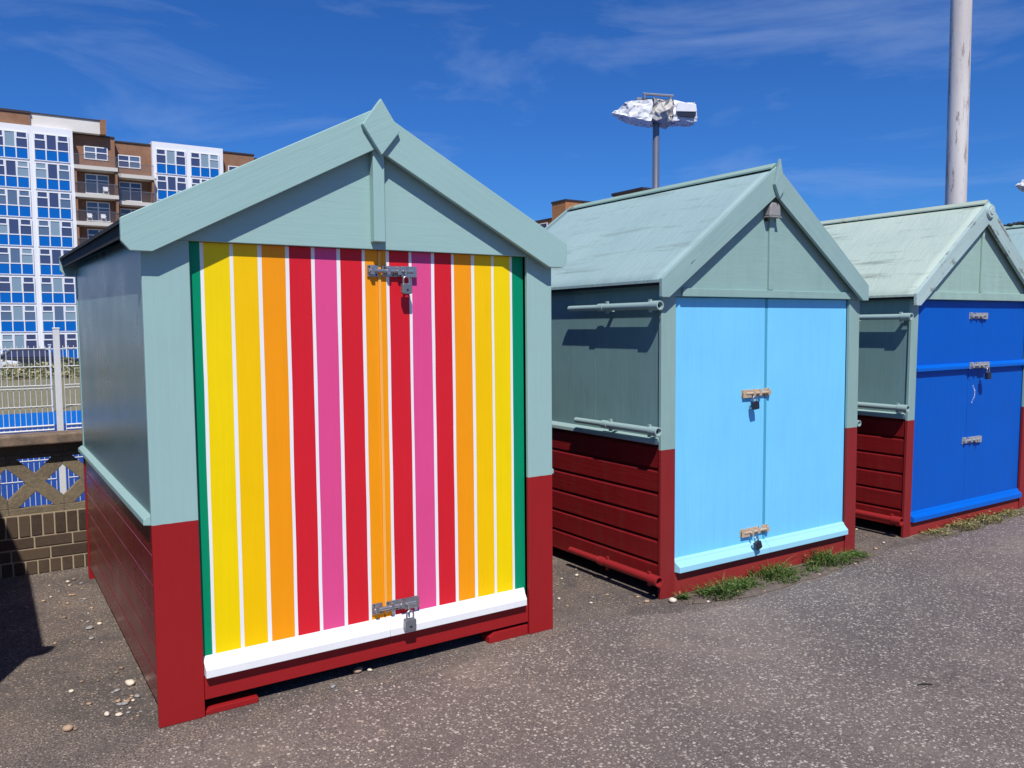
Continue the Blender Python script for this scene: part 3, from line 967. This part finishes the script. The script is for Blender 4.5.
    if P.get('strut'):
        a, b_, za = P['strut']
        m = MB(); m.box(a, b_, -.048, -.005, za, zlow + .03); m.build('king_post', mm['strut'], h, .003)
    if P.get('trim'):
        a, b_, za, zb2 = P['trim']
        m = MB(); m.box(a, b_, -.020, -.0045, za, zb2); m.build('lintel', mm['gable'], h, .003)
    if P.get('gbatten'):
        a, b_, za, zb2 = P['gbatten']
        m = MB(); m.box(a, b_, -.019, -.0045, za, zb2); m.build('batten', mm['gable'], h, .002)
    return h

def weather_bar(x0, x1, z0, z1, yd, out, mat, parent, miter0=0, miter1=0):
    m = MB()
    pr = [(yd, z1), (yd - out * .30, z1 - .010), (yd - out * .38, z1 - .020), (yd - out, z0 + .034), (yd - out, z0), (yd, z0)]
    vs = [(x0 + miter0 * ((yd - y) / out), y, z) for y, z in pr] + [(x1 - miter1 * ((yd - y) / out), y, z) for y, z in pr]
    n = len(pr)
    m.add(vs, [tuple(range(n)), tuple(range(2 * n - 1, n - 1, -1))] + [(i, i + n, (i + 1) % n + n, (i + 1) % n) for i in range(n)])
    return m.build('weather_bar', mat, parent, .002)

# ---------------------------------------------------------------- hut with the rainbow doors
H1 = dict(W=1.95, D=2.44, pw=.178, pwr=.151, zc=.826, zd=1.95, xl=-.077, xr=1.983 + .02, zt=2.018, zb=1.896, zp=2.556, zlow=2.382, yb=(-.064, -.038), xin=.108, TH=.075, lift=.045,
          zs=.838, base=(.068, .163), feet=[(1.56, 1.795, .052), (.182, .40, .026)], loc=(0, 0, 0), boards=6, zside=.085, gap=.005, inset=.004, longsill=True,
          finial=[(.978, 2.596), (.890, 2.476), (.978, 2.352), (1.068, 2.464)], strut=(.952, 1.006, 1.980), over=.06, ridge=False,
          label='large beach hut with rainbow striped doors and fresh teal gable', ripple=0.0,
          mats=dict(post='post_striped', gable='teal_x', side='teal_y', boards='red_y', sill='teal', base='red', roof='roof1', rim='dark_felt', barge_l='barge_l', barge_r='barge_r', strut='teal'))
hut1 = beach_hut(H1)
YD = .033
_ed = [.180, .2225, .239, .339, .357, .455, .475, .573, .591, .687, .705, .803, .822, .921, .939, 1.04, 1.058, 1.156, 1.173, 1.272, 1.291, 1.381, 1.399, 1.492, 1.511, 1.607, 1.623, 1.716, 1.732, 1.796]
ED = [e if k in (0, 29) else e + (.0014 if k % 2 else -.0014) for k, e in enumerate(_ed)]   # white gaps a little narrower
SEQ = ['green', 'white', 'yellow', 'white', 'amber', 'white', 'orange', 'white', 'cherry', 'white', 'pink', 'white', 'cherry', 'white', 'orange', 'white', 'cherry', 'white', 'pink', 'white', 'cherry', 'white', 'orange', 'white', 'amber', 'white', 'yellow', 'white', 'green']
MS = ['green', 'white', 'yellow', 'amber', 'orange', 'cherry', 'pink']
SPL = 1.003
def striped_door(x0, x1):
    m = MB()
    z0, z1, zw = .165, 1.949, .246
    for (a, b_), c_ in zip(zip(ED, ED[1:]), SEQ):
        a, b_ = max(a, x0), min(b_, x1)
        if b_ - a < .001: continue
        n = 12                      # hand painted lines wander a little
        def wob(x_, k):
            if x_ in (x0, x1): return x_
            return x_ + .0022 * noise.noise(Vector((x_ * 31, k * .45, 2))) - .004 * (x_ - 1) * (k / n - .5)
        vs = []
        for k in range(n + 1):
            z_ = lerp(z0, z1, k / n)
            vs += [(wob(a, k), YD, z_), (wob(b_, k), YD, z_)]
        m.add(vs, [(2 * k, 2 * k + 1, 2 * k + 3, 2 * k + 2) for k in range(n)], MS.index(c_))
    # back and edges of the leaf
    m.add([(x0, YD, z0), (x0, YD, z1), (x0, YD + .03, z1), (x0, YD + .03, z0)], [(0, 1, 2, 3)], MS.index('orange'))
    m.add([(x1, YD, z0), (x1, YD, z1), (x1, YD + .03, z1), (x1, YD + .03, z0)], [(0, 1, 2, 3)], MS.index('orange'))
    m.add([(x0, YD + .03, z0), (x1, YD + .03, z0), (x1, YD + .03, z1), (x0, YD + .03, z1)], [(0, 1, 2, 3)], MS.index('white'))
    m.add([(x0, YD, z0), (x1, YD, z0), (x1, YD + .03, z0), (x0, YD + .03, z0)], [(0, 1, 2, 3)], MS.index('white'))
    return m.build('door', MS, hut1, fixn=False)
dl = striped_door(.182, SPL - .003)
dr = striped_door(SPL + .003, 1.795)
# slim edge strip on the meeting stile
m = MB(); m.box(SPL - .003, SPL + .011, YD - .006, YD - .0005, .262, 1.945); m.build('meeting_strip', paint('pale_orange_strip', S(255, 176, 84), .4, 'z', var=.05), dl, .001)
weather_bar(.182, SPL - .001, .170, .246, YD, .060, 'white', dl)
weather_bar(SPL + .001, 1.786, .170, .246, YD, .060, 'white', dr, 0, .02)
bolt(dr, .945, 1.190, 1.856, YD - .006, 'steel')
bolt(dr, .935, 1.175, .296, YD - .006, 'steel')
padlock((1.118, YD - .052, 1.800), .048, 'lock_grey', 'grey padlock on the upper bolt of the rainbow striped doors')
padlock((1.098, YD - .070, .240), .056, 'lock_grey', 'grey padlock on the lower bolt of the rainbow striped doors', .05)

# ---------------------------------------------------------------- hut with the sky blue doors
X2, Y2 = 2.737, .020
H2 = dict(W=1.855, D=2.02, pw=.113, zc=.878, zd=1.765, xl=-.055, xr=1.862, zt=1.861, zb=1.757, zp=2.574, zlow=2.392, yb=(-.062, -.038), xin=.058,
          zs=.925, base=(.0, .150), loc=(X2, Y2, 0), boards=6, zside=.08, inset=.010, batten=.62, chamfer=.004, over=.05, ridge=True, ripple=.010,
          finial=[(.904, 2.615), (.858, 2.455), (.902, 2.372), (.950, 2.440)], trim=(.15, 1.72, 1.7655, 1.812), gbatten=(.892, .936, 1.815, 2.34),
          label='beach hut with plain sky blue double doors and weeds at its foot',
          mats=dict(post='post_sky', gable='gable2', side='side2', boards='red_dull', sill='pole_teal', base='red_plinth', roof='roof2', barge_l='barge2_l', barge_r='barge2_r', ridge='ridge'))  # sill takes the lighter pole teal, its sunlit top put into the colour
hut2 = beach_hut(H2)
def plain_door(hut, x0, x1, z0, z1, mat, y=.024):
    m = MB(); m.box(x0, x1, y, y + .03, z0, z1)
    return m.build('door', mat, hut, .002)
d2l = plain_door(hut2, .116, .908, .15, 1.762, 'sky_door')
d2r = plain_door(hut2, .934, 1.740, .15, 1.762, 'sky_door')
m = MB(); m.box(.9085, .9335, .0255, .05, .16, 1.76); m.build('meeting_strip', 'sky_strip', d2r)
weather_bar(.114, .919, .142, .222, .024, .055, 'sky_bar', d2l, .012, 0)
weather_bar(.922, 1.742, .142, .222, .024, .055, 'sky_bar', d2r, 0, .012)
bolt(d2l, .690, .952, 1.170, .024, 'rusty', False)
bolt(d2l, .690, .952, .288, .024, 'rusty', False)
padlock((X2 + .770, Y2 - .022, 1.122), .050, 'black_lock', 'dark padlock on the middle bolt of the sky blue doors', -.10)
padlock((X2 + .770, Y2 - .050, .240), .050, 'black_lock', 'black padlock on the lower bolt of the sky blue doors, hanging askew', -.35)
# grey bulkhead lamp under the apex
m = MB()
m.prism([(-.052, -.038), (.052, -.038), (.047, .02), (.032, .046), (-.032, .046), (-.047, .02)], -.05, -.0)
al = tag(empty('bulkhead_lamp', (X2 + .900, Y2 - .005, 2.305)), 'small pinkish grey bulkhead lamp under the gable peak above the sky blue doors', 'lamp')
m.build('housing', 'vent_pink', al, .008)
m = MB(); m.box(-.056, .056, -.056, .0, -.046, -.0385); m.build('rim', 'vent_pink', al, .003)
for dx in (-.035, .035):
    m = MB(); m.box(dx - .009, dx + .009, -.012, -.0, -.066, -.0465); m.build('leg_shadow', 'dark_wood', al)  # dark blocks standing in for the leg-shaped shadows below the lamp
side_pole(0, -.045, .80, 1.712, -.052, 'pole_teal', hut2)
side_pole(0, -.035, .735, .995, -.052, 'pole_teal', hut2)
side_pole(0, -.045, .80, .128, -.052, 'pole_red', hut2, .024)
side_pole(1.855, .015, .8, .90, .045, 'pole_teal', hut2, .017)

# ---------------------------------------------------------------- hut with the royal blue doors
X3, Y3 = 5.195, .028
H3 = dict(W=1.805, D=2.02, pw=.088, zc=.868, zd=1.776, xl=.0, xr=1.852, zt=1.815, zb=1.728, zp=2.544, zlow=2.372, yb=(-.062, -.036), xin=.056,
          zs=.905, base=(.0, .100), loc=(X3, Y3, 0), boards=6, zside=.08, inset=.010, chamfer=.004, over=.05, ridge=True, ripple=.0035,
          finial=None, trim=(.12, 1.68, 1.7765, 1.836), gbatten=(.905, .935, 1.84, 2.33),
          label='weathered beach hut with royal blue doors and peeling gable boards',
          mats=dict(post='post_sky', gable='gable3', side='side2', boards='red_dull', sill='pole_teal', base='red_plinth', roof='roof3', barge_l='barge3_l', barge_r='barge3_r', ridge='ridge3'))  # lighter sill colour again stands for sun on its top
H3['xl'] = -.045
hut3 = beach_hut(H3)
LEAN3 = .024                          # this hut leans a little to the right
d3l = plain_door(hut3, .091, .853, .105, 1.235, 'royal')
d3r = plain_door(hut3,   .857, 1.715, .105, 1.235, 'royal')
m = MB(); m.box(.091, 1.715, .024, .054, 1.262, 1.773); fl = m.build('flap', 'royal', hut3, .002)
m = MB()
pr = [(.024, 1.285), (.012, 1.282), (-.012, 1.262), (-.012, 1.238), (.024, 1.238)]
m.prism(pr, .089, 1.717, 'x'); m.build('drip_bar', 'royal_bar', fl, .002)
weather_bar(.089, .854, .105, .178, .024, .045, 'royal_bar', d3l, .01, 0)
weather_bar(.856, 1.717, .105, .178, .024, .045, 'royal_bar', d3r, 0, .01)
bolt(fl, .83, 1.085, 1.655, .024, 'steel_pale')
bolt(fl, .80, 1.07, 1.262, -.012, 'steel_pale')
bolt(d3r, .80, 1.07, .660, .024, 'steel_pale')
padlock((X3 + 1.0 + LEAN3 * 1.2, Y3 - .055, 1.205), .055, 'black_lock', 'black padlock on the middle bolt of the royal blue doors')
# white paint scrape on the right leaf
m = MB()
for k in range(8):
    z_ = 1.10 - .018 * k
    x_ = .93 + .03 * math.sin(k * .5)
    m.box(x_, x_ + .003 + .002 * (k % 3), .0215, .0235, z_ - .016, z_ - .003 * (k % 2))
m.build('paint_scrape', 'white', d3r)
# round peeling plate at the apex
m = MB(); m.tube([(.905, -.0625, 2.47), (.905, -.080, 2.47)], [.058, .050], 20); m.tube([(.905, -.0805, 2.47), (.905, -.086, 2.47)], [.030, .026], 16); m.build('roundel', 'barge3_l', hut3, .003)
side_pole(0, -.03, .80, 1.648, -.052, 'pole_teal', hut3)
side_pole(0, -.03, .80, .975, -.052, 'pole_teal', hut3)
side_pole(0, -.015, .80, .135, -.052, 'pole_red', hut3, .024)

for o_ in hut3.children_recursive:
    for v_ in o_.data.vertices:
        v_.co.x += LEAN3 * v_.co.z
# ---------------------------------------------------------------- hut at the right edge and hut past the left edge
X4 = 7.47
H4 = dict(H2); H4.update(loc=(X4, .03, 0), zp=2.575, gbatten=None, finial=None, label='beach hut cut off by the right edge of the photo', mats=dict(H2['mats'], barge_l='barge3_l'))
hut4 = beach_hut(H4)
plain_door(hut4, .116, .925, .15, 1.762, 'cherry'); plain_door(hut4, .930, 1.740, .15, 1.762, 'cherry')
side_pole(0, -.03, .80, .44, -.052, 'pole_teal', hut4)
m = MB()
for k in range(7):
    a = k / 6
    m.tube([(.91 + .02 * math.sin(k * 2.1), .60 + .045 * k, 2.568 + .016 * math.sin(a * 3.1)), (.91, .66 + .045 * k, 2.582 + .016 * math.sin(a * 3.1))], .026, 8)
m.build('felt_patch', 'dark_felt', hut4)

H0 = dict(H1); H0.update(roofin=.05, loc=(-2.945, -.11, 0), label='beach hut standing left of the striped one, only its shadow showing')
hut0 = beach_hut(H0)
plain_door(hut0, .182, .98, .165, 1.949, 'green', YD); plain_door(hut0, .985, 1.768, .165, 1.949, 'green', YD)

# ================================================================== LAMP POSTS AND POLE
def crumple(name, pts, seed, mats, parent, amp=.035, cuts=3):
    bm = bmesh.new()
    for p_ in pts: bm.verts.new(p_)
    bmesh.ops.convex_hull(bm, input=bm.verts)
    bmesh.ops.triangulate(bm, faces=bm.faces)
    bmesh.ops.subdivide_edges(bm, edges=bm.edges, cuts=cuts, use_grid_fill=True)
    rr = random.Random(seed)
    for v_ in bm.verts:
        q = Vector(v_.co) * 8 + Vector((seed * 3.3, 0, 0))
        v_.co += Vector((noise.noise(q), noise.noise(q + Vector((9, 1, 4))), noise.noise(q + Vector((2, 8, 7))))) * amp + Vector((rr.gauss(0, 1), rr.gauss(0, 1), rr.gauss(0, 1))) * amp * (.22 if cuts < 4 else .07)
    bmesh.ops.recalc_face_normals(bm, faces=bm.faces)
    me = bpy.data.meshes.new(name)
    bm.to_mesh(me); bm.free()
    for m_ in mats: me.materials.append(M[m_])
    if len(mats) > 1:
        for p_ in me.polygons:
            q_ = rr.random()
            p_.material_index = 1 if q_ < .04 else (2 if q_ < .16 else 0)  # random facets coloured greyer to add shading to the crumpled wrapping
    o = bpy.data.objects.new(name, me); COL.objects.link(o); o.parent = parent
    return o
M['wrap'] = flat('white_wrapping', (.74, .74, .75, 1), .55, 0, .12, 8, .3)
M['wrap_grey'] = flat('grey_wrapping', (.20, .20, .21, 1), .6, 0, .3, 8, .3)
M['wrap_shade'] = flat('shade_toned_wrapping', (.42, .42, .45, 1), .6, 0, .2, 8)  # mid grey used as painted shade on the white wrapping
M['wrap_tan'] = flat('yellowed_wrapping', S(196, 190, 180), .6, 0, .2, 8)
pp = NT('lamp_post_steel'); pn_ = pp.noise(pp.coord((1, 1, .3)), 4, 5)
M['lamp_steel'] = pp.done(pp.mix(pn_, S(104, 106, 118), S(132, 132, 142)), .45, metal=.3)
def lamp_post(loc, rz, label):
    t = tag(empty('lamp_post', loc, rz), label, 'lamp post', 'floodlight posts behind the huts')
    n0 = set(bpy.data.objects)
    m = MB(); m.tube([(0, 0, 0), (0, 0, .04), (0, 0, .041), (0, 0, 6.55)], [.16, .16, .095, .07], 16); m.build('pole', 'lamp_steel', t)
    m = MB(); m.box(-.42, .40, -.03, .03, 6.44, 6.49); m.box(-.05, .05, -.05, .05, 6.12, 6.50); m.build('crossbar', 'wrap_grey', t, .01)
    crumple('floodlight', [(-.95, -.10, 6.10), (-.95, .08, 6.10), (-.60, -.30, 5.99), (-.60, .28, 6.0), (-.12, -.30, 5.93), (-.12, .28, 5.95), (-.66, -.26, 6.32), (-.62, .24, 6.32), (-.12, -.26, 6.40), (-.12, .26, 6.40)], 3, ['wrap', 'wrap_grey', 'wrap_shade'], t, .050, 5)
    crumple('floodlight', [(-.14, -.32, 6.02), (-.10, .28, 5.96), (.30, -.32, 5.98), (.32, .3, 5.98), (-.05, -.26, 6.46), (.0, .22, 6.44), (.34, -.22, 6.42), (.34, .22, 6.40), (.05, -.36, 6.28)], 11, ['wrap_tan', 'wrap_grey', 'wrap_shade'], t, .10, 5)
    crumple('floodlight', [(.30, -.30, 5.98), (.30, .26, 5.98), (.80, -.30, 6.0), (.80, .24, 6.02), (.32, -.28, 6.40), (.32, .22, 6.40), (.78, -.28, 6.38), (.78, .22, 6.36), (.84, 0, 6.10)], 7, ['wrap', 'wrap_grey', 'wrap_shade'], t, .040, 5)
    m = MB(); m.prism([(.36, 6.16), (.40, 6.36), (.78, 6.34), (.80, 6.18)], -.36, -.27); m.build('visor', 'wrap', t, .01)
    m = MB(); m.box(-.30, .36, -.10, -.05, 6.53, 6.575); m.box(-.28, -.24, -.095, -.055, 6.45, 6.53); m.box(.28, .32, -.095, -.055, 6.45, 6.53); m.build('handrail', 'lamp_steel', t, .006)
    m = MB(); m.box(.40, .76, -.345, -.25, 6.07, 6.155); m.build('lens', 'black_lock', t)
    for o in t.children:
        if o.name.split('.')[0] != 'pole':
            for v_ in o.data.vertices:
                v_.co.z += .37 - .075 * v_.co.x
    return t
lamp_post((11.95, 9.98, -.4), -.5768, 'grey floodlight post with crumpled white wrapping, behind the sky blue doored hut')
lp2 = copy_tree(bpy.data.objects['lamp_post'])
lp2.location = (25.84, 8.39, -.96)
tag(lp2, 'floodlight post at the right edge showing only one white tip', 'lamp post')

pm_ = NT('flaking_white_pole')
pv_ = pm_.coord((2.6, 2.6, .30))
k_ = pm_.ramp(pm_.noise(pv_, 5, 8, .74, .4), .55, .60)
k2_ = pm_.ramp(pm_.noise(pv_, 1.6, 5, .6), .45, .7)
c_ = pm_.mix(k2_, S(196, 188, 184), S(218, 212, 206))
c_ = pm_.mix(pm_.math('MULTIPLY', k_, .75), c_, S(128, 112, 106))
M['white_pole'] = pm_.done(c_, .6, pm_.bump(k_, .3, .006))
t = tag(empty('flag_pole', (10.75, 2.77, 0)), 'thick flaking white pole rising behind the royal blue doored hut', 'pole')
m = MB(); m.tube([(0, 0, .0), (0, 0, 4), (0, 0, 9)], [.137, .132, .128], 28); m.build('shaft', 'white_pole', t)
m = MB(); m.tube([(0, 0, 0), (0, 0, .12)], [.26, .22], 24); m.build('collar', 'white_pole', t)

# ================================================================== CARS beyond the bank
def car(loc, rz, col, label):
    t = tag(empty('parked_car', loc, rz), label, 'car', 'cars parked below the apartment block')
    m = MB()
    m.prism([(-2.05, .30), (2.05, .30), (2.12, .62), (2.0, .86), (1.15, .98), (-1.95, 1.0), (-2.1, .7)], -.84, .84)
    cm = flat('car_paint', col, .25)
    m.build('body', cm, t, .05)
    m = MB(); m.prism([(1.15, .985), (.35, 1.42), (-1.2, 1.46), (-1.9, 1.0)], -.72, .72); m.build('cabin', cm, t, .05)
    m = MB()
    for s_ in (-1, 1):
        m.prism([(.95, 1.02), (.32, 1.36), (-1.15, 1.39), (-1.6, 1.02)], s_ * .735 - .01, s_ * .735 + .01)
    m.build('window', 'glass', t)
    for xx in (-1.28, 1.3):
        for s_ in (-1, 1):
            m = MB(); m.tube([(xx, s_ * .70, .31), (xx, s_ * .87, .31)], .31, 18); w = m.build('wheel', 'dark_felt', t)
            m = MB(); m.tube([(xx, s_ * .868, .31), (xx, s_ * .878, .31)], .19, 14); m.build('rim', 'steel_pale', w)
    return t
car((-.7, 46, -.80), R(4), (.78, .78, .80, 1), 'white car at the left edge behind the mesh fence')
car((2.3, 48.5, -.80), R(0), (.03, .035, .045, 1), 'dark car beyond the bank, just right of the white one')
car((6.9, 48.3, -.80), R(2), (.04, .04, .05, 1), 'black car furthest right in the row of parked cars')

# ================================================================== GROUND DETAIL
def weed(name, x, y, r_, h, n, mats, seed, label, group):
    rr = random.Random(seed)
    m = MB()
    for i in range(n):
        a, q = rr.uniform(0, 6.28), rr.random() ** .6 * r_
        bx_, by_ = q * math.cos(a), q * math.sin(a) * .6
        hh = h * .72 * rr.uniform(.25, 1.0) * (.55 + .6 * abs(noise.noise(Vector((bx_ * 14 + seed, by_ * 14, 0)))) * 2) * (1.15 - .5 * q / r_)
        la = a + rr.gauss(0, .9)
        lean = rr.uniform(.2, 1.7) * hh
        wd = rr.uniform(.002, .0045)
        px, py = -math.sin(la) * wd, math.cos(la) * wd
        prev = None
        vs, fs = [], []
        for k in range(4):
            f = k / 3
            cx = bx_ + math.cos(la) * lean * f * f
            cy = by_ + math.sin(la) * lean * f * f
            cz = hh * (f - .28 * f * f)
            w_ = (1 - f * .92)
            vs += [(cx - px * w_, cy - py * w_, cz), (cx + px * w_, cy + py * w_, cz)]
            if k: fs.append((2 * k - 2, 2 * k - 1, 2 * k + 1, 2 * k))
        m.add(vs, fs, 0 if rr.random() < .74 else 1)
    for i in range(n // 2):             # broad low leaves between the blades
        a, q = rr.uniform(0, 6.28), rr.random() ** .6 * r_ * 1.1
        c0 = Vector((q * math.cos(a), q * math.sin(a) * .6, rr.uniform(.002, h * .38)))
        d = Vector((rr.gauss(0, 1), rr.gauss(0, 1), rr.uniform(-.1, .7))).normalized() * rr.uniform(.006, .016)
        e_ = d.cross(Vector((rr.gauss(0, .4), rr.gauss(0, .4), 1))).normalized() * d.length * .45
        m.add([c0 - d, c0 + e_, c0 + d, c0 - e_], [(0, 1, 2, 3)], 0 if rr.random() < .8 else 1)
    o = m.build(name, mats, fixn=False)
    o.location = (x, y, .004)
    return tag(o, label, 'weed', group)
M['blade'] = leafmat('weed_blades', S(38, 66, 20), S(84, 110, 46))
M['straw'] = leafmat('straw_blades', S(140, 132, 88), S(92, 104, 52))
M['dry_blade'] = leafmat('dry_blades', S(96, 100, 52), S(168, 150, 104))
GW = 'weeds growing along the hut fronts'
for i, (x, y, r_, h, n, lab) in enumerate([
        (2.85, -.05, .04, .10, 60, 'small weed at the foot of the sky blue hut\'s left post'),
        (3.10, -.11, .17, .16, 420, 'wide green weed clump left of the sky blue doors\' lower bolt'),
        (3.30, -.09, .12, .13, 260, 'low straggling weed below the left sky blue door'),
        (3.60, -.15, .12, .07, 220, 'flat weed patch in front of the sky blue doors\' middle'),
        (3.62, -.05, .17, .17, 380, 'bushy weed right of the black lower padlock'),
        (3.92, -.13, .10, .06, 160, 'thin low weed tuft midway along the right sky blue door'),
        (4.18, -.07, .18, .20, 460, 'tallest weed clump below the right sky blue door'),
        (4.40, -.10, .10, .10, 160, 'weed tuft at the foot of the sky blue hut\'s right post')]):
    weed('weed_clump', x, y, r_, h, n, ['blade', 'straw'], 50 + i, lab, GW)
for i, (x, y, r_, h, n, lab) in enumerate([
        (5.50, -.02, .12, .06, 120, 'sparse dry weed near the royal blue hut\'s left post'),
        (5.86, -.05, .18, .12, 260, 'dry straw coloured weed under the left royal blue door'),
        (6.20, -.04, .20, .14, 300, 'fullest dry weed under the royal blue doors\' centre'),
        (6.60, .0, .15, .09, 180, 'dry weed under the right royal blue door')]):
    weed('weed_clump', x, y, r_, h, n, ['dry_blade', 'blade'], 80 + i, lab, GW)

# low creeping cover and dead stems between the clumps
def cover(x0, x1, n, seed, mats, share, label):
    rr = random.Random(seed)
    m = MB()
    for i in range(n):
        x_ = rr.uniform(x0, x1)
        dens = noise.noise(Vector((x_ * 5, seed, 0))) + .35
        if rr.random() > dens: continue
        y_ = -.02 - abs(rr.gauss(0, .07))
        if y_ < -.24: continue
        if rr.random() < share:          # dead stem lying about
            a = rr.uniform(0, 6.28); L_ = rr.uniform(.02, .06)
            d = Vector((math.cos(a), math.sin(a), rr.uniform(0, .5))) * L_
            w_ = Vector((-math.sin(a), math.cos(a), 0)) * .0018
            c0 = Vector((x_, y_, rr.uniform(.012, .025)))
            m.add([c0 - w_, c0 + w_, c0 + d + w_ * .4, c0 + d - w_ * .4], [(0, 1, 2, 3)], 1)
        else:
            c0 = Vector((x_, y_, rr.uniform(.010, .030)))
            d = Vector((rr.gauss(0, 1), rr.gauss(0, 1), rr.uniform(-.2, .6))).normalized() * rr.uniform(.005, .014)
            e_ = d.cross(Vector((rr.gauss(0, .4), rr.gauss(0, .4), 1))).normalized() * d.length * .5
            m.add([c0 - d, c0 + e_, c0 + d, c0 - e_], [(0, 1, 2, 3)], 0)
    tag(m.build('ground_cover', mats, fixn=False), label, 'weeds', kind='stuff')
cover(2.84, 4.55, 6500, 5, ['blade', 'straw'], .28, 'low creeping weeds and dead stems along the sky blue hut front')
cover(5.3, 6.95, 3200, 9, ['dry_blade', 'straw'], .45, 'dead stems and dry low weeds along the royal blue hut front')
# soil strip with uneven rim under the weeds
M['soil'] = mat_simple_noise('dusty_soil', S(88, 76, 68), S(118, 104, 92), 9, bump=.6)
def soil(name, pts_):
    m = MB(); n = len(pts_)
    cx = sum(p_[0] for p_ in pts_) / n; cy = sum(p_[1] for p_ in pts_) / n
    ring = []
    for (xa, ya), (xb, yb) in zip(pts_, pts_[1:] + pts_[:1]):
        for k in range(12):
            f = k / 12
            xx_, yy_ = lerp(xa, xb, f), lerp(ya, yb, f)
            ring.append((xx_, yy_ + .03 * noise.noise(Vector((xx_ * 9, yy_ * 9, 1)))))
    N = len(ring)
    vs = [(x_, y_, .003) for x_, y_ in ring] + [(lerp(x_, cx, .12), lerp(y_, cy, .3), .013) for x_, y_ in ring]
    m.add(vs, [(i, (i + 1) % N, N + (i + 1) % N, N + i) for i in range(N)] + [tuple(range(N, 2 * N))], 0, False)
    return tag(m.build(name, 'soil'), kind='structure')
soil('soil_strip', [(2.80, -.14), (3.24, -.25), (3.9, -.22), (4.5, -.15), (4.55, .0), (2.85, .0)])
soil('soil_strip', [(5.25, -.08), (5.9, -.13), (6.6, -.06), (6.95, .0), (5.3, .01)])

# pebbles, shells and grit
def pebble_mesh(seed, r_):
    rr = random.Random(seed)
    bm = bmesh.new()
    bmesh.ops.create_icosphere(bm, subdivisions=2, radius=1)
    sx, sy, sz = rr.uniform(.8, 1.3), rr.uniform(.6, .95), rr.uniform(.38, .6)
    for v_ in bm.verts:
        d = 1 + .22 * noise.noise(Vector(v_.co) * 1.3 + Vector((seed * 2.7, 0, 0)))
        v_.co = Vector((v_.co.x * sx, v_.co.y * sy, v_.co.z * sz)) * r_ * d
    mz = min(v_.co.z for v_ in bm.verts)
    for v_ in bm.verts: v_.co.z -= mz + r_ * .06
    me = bpy.data.meshes.new('pebble'); bm.to_mesh(me); bm.free()
    for p_ in me.polygons: p_.use_smooth = True
    return me
PB = [flat('pebble_tan', S(176, 146, 118), .7, 0, .2, 50), flat('pebble_cream', S(222, 206, 184), .6, 0, .15, 50), flat('pebble_grey', S(150, 146, 142), .7, 0, .2, 50), flat('pebble_brown', S(138, 116, 98), .7, 0, .2, 50)]
GP = 'loose pebbles round the huts'
BIG = [(-.308, .187, .030, 0, 'largest tan pebble, near the bottom left of the photo'), (-.161, .241, .020, 1, 'cream pebble left of the striped hut\'s front corner'),
       (-.119, .213, .022, 1, 'pale shell like pebble nearest the striped hut\'s red corner post'), (-.033, .512, .030, 1, 'white flat pebble against the striped hut\'s red boards'),
       (.843 + .03, .06, .028, 0, 'tan pebble under the striped hut\'s red base board'), (.925, .045, .014, 1, 'small cream pebble beside the tan one under the red base board'),
       (-.102, 1.40, .026, 2, 'grey pebble midway along the striped hut\'s left side'), (-.05, 1.44, .018, 1, 'small pale pebble midway along the striped hut\'s left side'),
       (2.762, -.055, .034, 1, 'pale stone touching the foot of the sky blue hut\'s left post'), (2.64, .03, .022, 0, 'tan stone in the gap left of the sky blue hut')]
for i, (x, y, r_, mi, lab) in enumerate(BIG):
    me = pebble_mesh(100 + i, r_ * .78); me.materials.append(PB[mi])
    o = bpy.data.objects.new('pebble', me); COL.objects.link(o); o.location = (x, y, .001); o.rotation_euler = (0, 0, i * 1.7)
    tag(o, lab, 'pebble', GP)
rp = random.Random(77)
meshes = []
for i in range(12):
    me = pebble_mesh(i, .011); me.materials.append(PB[i % 4]); meshes.append(me)
def scatter(n, fx, lab, s0=.4, s1=1.3):
    for _ in range(n):
        x, y = fx()
        o = bpy.data.objects.new('pebble', rp.choice(meshes)); COL.objects.link(o)
        s_ = rp.uniform(s0, s1); o.scale = (s_, s_, s_)
        o.location = (x, y, .0005); o.rotation_euler = (0, 0, rp.uniform(0, 6.28))
        tag(o, lab, 'pebble', GP)
scatter(46, lambda: (rp.triangular(-.45, -.02, -.05), rp.uniform(.12, 2.5)), 'tiny pebble scattered on the tarmac left of the striped hut')
scatter(16, lambda: (rp.gauss(-.07, .03), rp.gauss(.28, .08)), 'tiny pebble in the cluster by the striped hut\'s red corner post')
scatter(44, lambda: (rp.uniform(2.05, 2.72), rp.uniform(-.02, 1.6)), 'tiny pebble scattered in the gap between the striped and sky blue huts')
scatter(14, lambda: (rp.uniform(2.9, 4.5), rp.uniform(-.24, -.10)), 'tiny pebble in the soil below the sky blue doors')
scatter(16, lambda: (rp.uniform(4.62, 5.15), rp.uniform(-.05, .5)), 'tiny pebble in the gap between the two blue doored huts', .5, 1.4)
scatter(10, lambda: (rp.uniform(.3, 1.7), rp.uniform(-.16, .04)), 'tiny pebble below the rainbow striped doors')
tw = MB(); tw.tube([(2.855, -1.478, .012), (2.885, -1.492, .014), (2.915, -1.512, .011)], [.003, .006, .002], 7)
tag(tw.build('twig', 'dark_wood'), 'short dark twig lying on the path at the lower right', 'twig')
